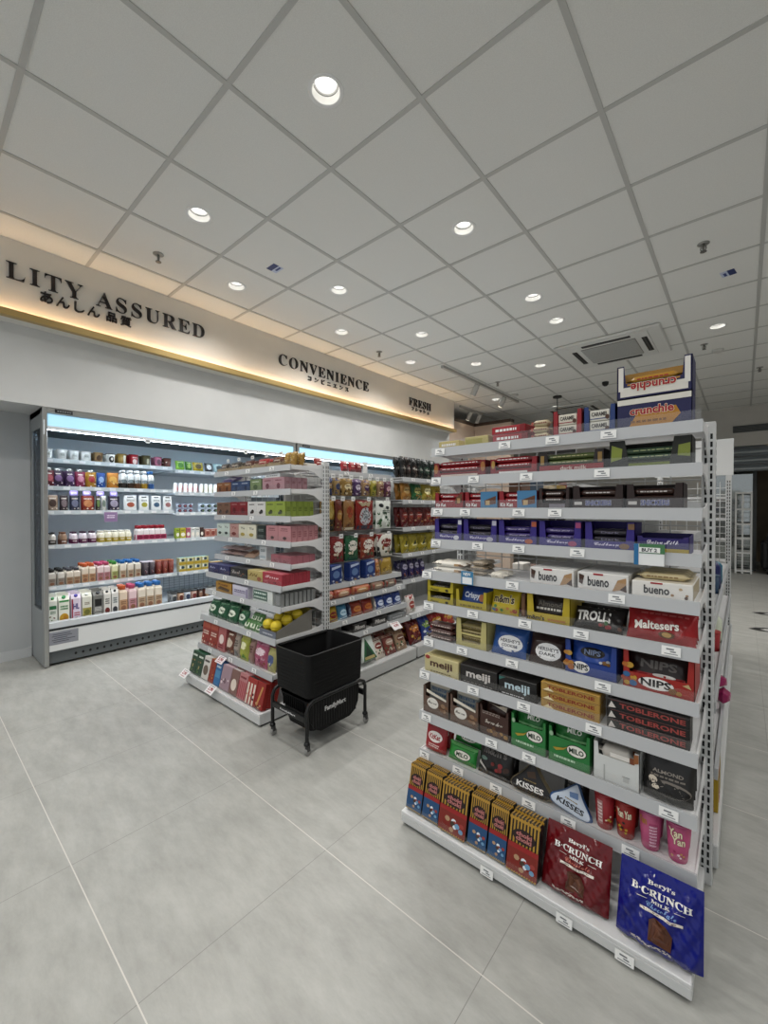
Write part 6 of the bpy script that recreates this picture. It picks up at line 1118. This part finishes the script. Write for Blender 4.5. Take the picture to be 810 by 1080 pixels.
# third shelf
for a, b, c, ac, ds in ((.765, .84, '#b09a86', '#4f3a34', 'beige brown'), (.845, .907, '#3a2e34', '#8a7a80', 'charcoal'), (.913, .985, '#2a2c44', '#7a7f9c', 'dark navy'), (.991, 1.09, '#8a2a20', '#d08a5a', 'red brown'), (1.095, 1.135, '#3a2c2a', '#7a9a5a', 'dark brown'), (1.137, 1.177, '#c9cac6', '#7a8a80', 'pale grey'), (1.187, 1.28, '#27203a', '#a9a2b8', 'black purple')):
    FP(2, a, b, 'pudding_pot', m_bag(round(b - a - .004, 3), .13, .045, c, (('e', 0, .5, .34, .24, ac), scr('#e4ddd6', 0, .8, .6, .12, 1), ('b', 0, .22, .7, .2, (ac, c, '#d9cfc4'), 6)), seed=a, stand=True), ds + ' pudding pouch', 'pudding pouch')
for k, a in enumerate((.95, 1.04, 1.14, 1.24)): FP(2, a - .03, a + .03, 'shelf_sign', m_card(.055, .044, .001, '#8f7fc4', (scr('#dcd6ee', 0, .5, .7, .4, 2),)), 'small lilac card above the pudding pouches', 'shelf sign', dep=.06, dz=.126)
put('shelf_sign', m_card(.1, .085, .0012, '#b59ac0', (('r', 0, .5, .86, .84, '#a586b4'), scr('#ecdff0', 0, .55, .6, .4, 2))), 'hanging lilac promotion card', 'shelf sign', 'on third chiller shelf', ('X', -3.92 - .26), 1.2, -.006, 1.075)
for k, (a, b, ac, ds) in enumerate(((1.31, 1.418, '#b5604a', 'red fruit'), (1.434, 1.523, '#b5b04a', 'yellow fruit'), (1.539, 1.63, '#4a6a8a', 'blue fruit'), (1.645, 1.73, '#b07a7a', 'pink fruit'))):
    FP(2, a, b, 'yogurt_pouch', m_bag(round(b - a - .004, 3), .14, .045, '#dde1e2', (('e', 0, .4, .3, .16, ac), ('r', 0, .9, .5, .08, '#4a5056'), scr('#6a7a84', 0, .68, .6, .14, 2)), seed=a, stand=True), 'white pouch with %s picture' % ds, 'yogurt pouch')
row(2, 1.77, 1.93, 3, m_cup(.024, .026, .046, '#b9c2d0', (('e', 0, .5, .4, .36, '#3a3f52'), ('e', .0, .5, .2, .2, '#b05a64')), '#3f5f9a', .004), 'lower blue lidded yogurt cup, left block', 'yogurt_cup', 'yogurt cup')
row(2, 1.77, 1.93, 3, m_cup(.024, .026, .046, '#b9c2d0', (('e', 0, .5, .4, .36, '#3a3f52'), ('e', .0, .5, .2, .2, '#b05a64')), '#3f5f9a', .004), 'upper blue lidded yogurt cup, left block', 'yogurt_cup', 'yogurt cup', dz=.047)
for q in (0, 1): row(2, 1.99, 2.2, 3, m_cup(.028, .031, .046, '#c9d4de', (('e', 0, .5, .4, .36, '#2c3448'), ('e', .1, .5, .2, .2, '#6a8a5a')), '#7fa6cc', .004), ('lower', 'upper')[q] + ' pale blue lidded yogurt cup, right block', 'yogurt_cup', 'yogurt cup', dz=.047*q)
# fourth shelf
m_sb = lambda c, b: m_bottle(.0243, .11, c, pr=(('r', 0, .35, 1.5, .5, b), scr('#e6e0da', 0, .4, .6, .2, 1)), neck=.6, ch=.16)
m_sc = lambda c: m_cap(.018, .014, .09, .026, c)
for a0, a1, n, c, b, cp, ds in ((.765, .83, 1, '#c9c4bc', '#4a4440', '#33302e', 'black and white'), (.832, .907, 1, '#b09078', '#7a4a34', '#8a5a40', 'brown'), (.91, 1.107, 3, '#dcd2da', '#6a2a52', '#4a2040', 'purple banded'), (1.11, 1.371, 5, '#e0dcc8', '#c9b23a', '#e6e2d6', 'yellow banded')):
    row(3, a0, a1, n, m_sb(c, b), ds + ' small drink bottle', 'yogurt_bottle', 'bottle', 2, .058, parts=(('cap', m_sc(cp)),))
row(3, 1.41, 1.66, 5, m_bottle(.024, .14, '#e6dfe0', pr=(('r', 0, .36, 1.2, .5, '#c9557a'), ('e', 0, .36, .5, .2, '#8a2244')), neck=.7, ch=.2, square=True), 'red capped pink drink bottle', 'yogurt_bottle', 'bottle', 2, .055, parts=(('cap', m_cap(.019, .03, .11, .024, '#a81f30')),))
for a, b, c, ds in ((1.75, 1.79, '#a9c23a', 'lime'), (1.792, 1.85, '#cfc43a', 'yellow'), (1.852, 1.895, '#cf7088', 'pink'), (1.897, 1.94, '#dcdcd8', 'white'), (1.942, 1.99, '#d4d6d2', 'pale grey'), (1.992, 2.03, '#4a302c', 'dark brown')):
    FP(3, a, b, 'juice_carton', m_box(round(b - a - .003, 3), .105, .045, c, (('e', 0, .4, .36, .18, '#efeadf'), scr('#4a4a44', 0, .8, .6, .12, 1)), None, c), ds + ' small juice carton', 'carton')
row(3, 2.04, 2.22, 3, m_box(.055, .085, .06, '#c98a7a', (('e', 0, .5, .32, .24, '#9a4a40'), scr('#efe0d8', 0, .82, .6, .12, 1)), None, '#dfc9c0'), 'salmon pink dessert carton', 'dessert_carton', 'carton')
# fifth shelf: square milk bottles with coloured caps
def milk(i, a0, a1, n, h, c, b, cp, ds, deep=3, r=.0235):
    me = m_bottle(r, h, c, pr=(('r', 0, .36, .92, .62, b), scr('#7a5a44', 0, .5, .6, .2, 2), ('e', 0, .24, .3, .12, '#9c6a50')), square=True, neck=.72, ch=.16, sh=.78)
    row(i, a0, a1, n, me, ds, 'milk_bottle', 'milk bottle', deep, .062, parts=(('cap', m_cap(r*.78, h*.16, h*.84, r, cp)),))
milk(4, .752, .868, 2, .135, '#d9d4cc', '#a9a096', '#232220', 'black capped milk bottle'); milk(4, .872, .968, 2, .135, '#dcd2c4', '#b99a7a', '#54565c', 'grey capped brown milk bottle')
milk(4, .975, 1.075, 2, .16, '#e2d4c2', '#d0a079', '#d8622c', 'orange capped milk bottle'); milk(4, 1.085, 1.182, 2, .16, '#e4d0d0', '#cf8f9a', '#d2557c', 'pink capped milk bottle'); milk(4, 1.188, 1.244, 1, .16, '#dfe0b8', '#b9c478', '#3f9a3a', 'green capped milk bottle')
milk(4, 1.25, 1.43, 3, .16, '#e0dacc', '#cdb89c', '#2f78c4', 'blue capped milk bottle')
row(4, 1.442, 1.55, 2, m_cup(.022, .026, .13, '#4a4048', (('b', 0, .5, .8, .6, ('#cfc6cc', '#7a6a7a', '#a8433c'), 8),), '#c9c2cc'), 'dark purple tall drink cup', 'drink_cup', 'drink cup', 2, .06)
row(4, 1.556, 1.72, 3, m_cup(.022, .026, .13, '#8a3a30', (('b', 0, .5, .8, .6, ('#dcc0aa', '#5a2a24', '#c9722c'), 8),), '#b56a4a'), 'red brown tall drink cup', 'drink_cup', 'drink cup', 2, .06)
YM = m_box(.07, .068, .06, '#dbd6a2', (('r', 0, .2, 1, .4, '#d0b23a'), ('e', 0, .66, .24, .2, '#2f4a5a'), ('r', -.3, .7, .2, .4, '#e8ece6')), None, '#a9dcd4')
for q in (0, 1): row(4, 1.76, 2.06, 4, YM, ('lower', 'upper')[q] + ' yellow and mint dessert pack', 'dessert_pack', 'dessert pack', dz=q*.0695, dep=.02)
row(4, 2.08, 2.21, 2, m_box(.06, .07, .06, '#c9a24a', (('e', 0, .5, .3, .26, '#8a5a2a'),), None, '#d6c9a0'), 'golden dessert pack', 'dessert_pack', 'dessert pack')
# chiller floor: cartons and tall bottles
def cart(a, b, c, pr, ds, cap=None, h=.22):
    w = round(b - a - .004, 3); me = m_gable(w, h, c, pr)
    mb = None
    if cap: mb = MB(); mb.tube([(0, w*.28, h*.845), (0, w*.16, h*.9)], w*.19, M(cap, .4), 12); mb = mb.mesh('cap')
    for r in range(2): FP(5, a, b, 'milk_carton', me, ('front ', 'rear ')[r] + ds, 'milk carton', dep=.012 + r*.085, parts=((('cap', mb),) if mb else ()))
cart(.728, .785, '#dfe2da', (('b', 0, .2, .8, .3, ('#7a3a30', '#a8604a', '#5a8a4a'), 7), ('r', 0, .72, .8, .16, '#2f7a4a'), scr('#3f7a54', 0, .5, .6, .14, 2)), 'white carton with brown fruit picture', '#2c8a4a')
cart(.79, .862, '#e2e4d8', (('e', 0, .2, .42, .2, '#dba92c'), ('e', .12, .22, .2, .1, '#c98a1c'), scr('#3a8a4a', 0, .66, .7, .22, 2), ('r', 0, .95, .9, .08, '#4fa05a')), 'white carton with yellow fruit picture', '#2c8a4a')
cart(.87, .937, '#dcd0e0', (('t', 'HL', 0, .64, .6, .24, '#3f2f8a', 'bold'), ('r', -.4, .5, .14, .96, '#a8324a'), ('r', .08, .34, .6, .05, '#b53a50'), ('r', .08, .24, .6, .05, '#b53a50'), ('p', [(-.2, .02), (.2, .02), (.1, .14), (-.1, .14)], '#3a3a6a')), 'lilac carton with purple lettering', '#3a2f9a')
cart(.941, 1.01, '#dcdcd0', (('r', 0, .32, .9, .36, '#b0a652'), ('e', 0, .3, .3, .12, '#7a7a3a'), scr('#8a7a5a', 0, .7, .5, .14, 2), ('b', 0, .08, .8, .12, ('#5a4a34', '#cfc48a'), 6)), 'white carton with olive panel', '#dfe4e0')
cart(1.016, 1.088, '#8a8a86', (('r', 0, .66, .7, .34, '#262626'), scr('#d0d0cc', 0, .36, .7, .2, 3), scr('#c9c9c6', 0, .12, .7, .14, 2)), 'grey carton with black panel', '#232323')
cart(1.09, 1.143, '#dcdad4', (('e', 0, .22, .36, .14, '#7a2f2a'), scr('#4a4a46', 0, .66, .6, .3, 3)), 'slim white carton with dark red fruit', '#1f1f1f')
cart(1.147, 1.199, '#dddcd8', (('e', 0, .22, .36, .14, '#3f4148'), scr('#5a6a70', 0, .66, .6, .3, 3)), 'slim white carton with slate fruit', '#1f1f1f')
milk(5, 1.203, 1.27, 1, .225, '#e0cdb8', '#cfa27c', '#d8622c', 'tall orange capped milk bottle', 2, .031); milk(5, 1.274, 1.342, 1, .225, '#e4c8cc', '#d498a2', '#d2557c', 'tall pink capped milk bottle', 2, .031); milk(5, 1.346, 1.552, 3, .225, '#e2d8c8', '#cdb292', '#2f78c4', 'tall blue capped milk bottle', 2, .031)
for k, (c, b) in enumerate((('#8a8f92', '#4a4e50'), ('#cfa98f', '#6a2f24'), ('#b9c4d2', '#3f4a6a'), ('#c9a294', '#8a3a3a'), ('#4a2c26', '#a8806a'), ('#6a3a2c', '#c9a884'), ('#54302a', '#b58a6a'), ('#9aa084', '#4a5a3a'))):
    for r in range(2): FP(5, 1.63 + k*.062, 1.688 + k*.062, 'dessert_jar', m_cup(.026, .028, .1, c, (('e', 0, .5, .34, .3, b), scr('#e6ded2', 0, .8, .5, .12, 1)), '#2f3336', .012), ('front ', 'rear ')[r] + ('grey', 'peach', 'pale blue', 'rose', 'dark brown', 'chestnut', 'cocoa', 'sage')[k] + ' jar with dark lid', 'jar', dep=.014 + r*.065)
finish_labels()
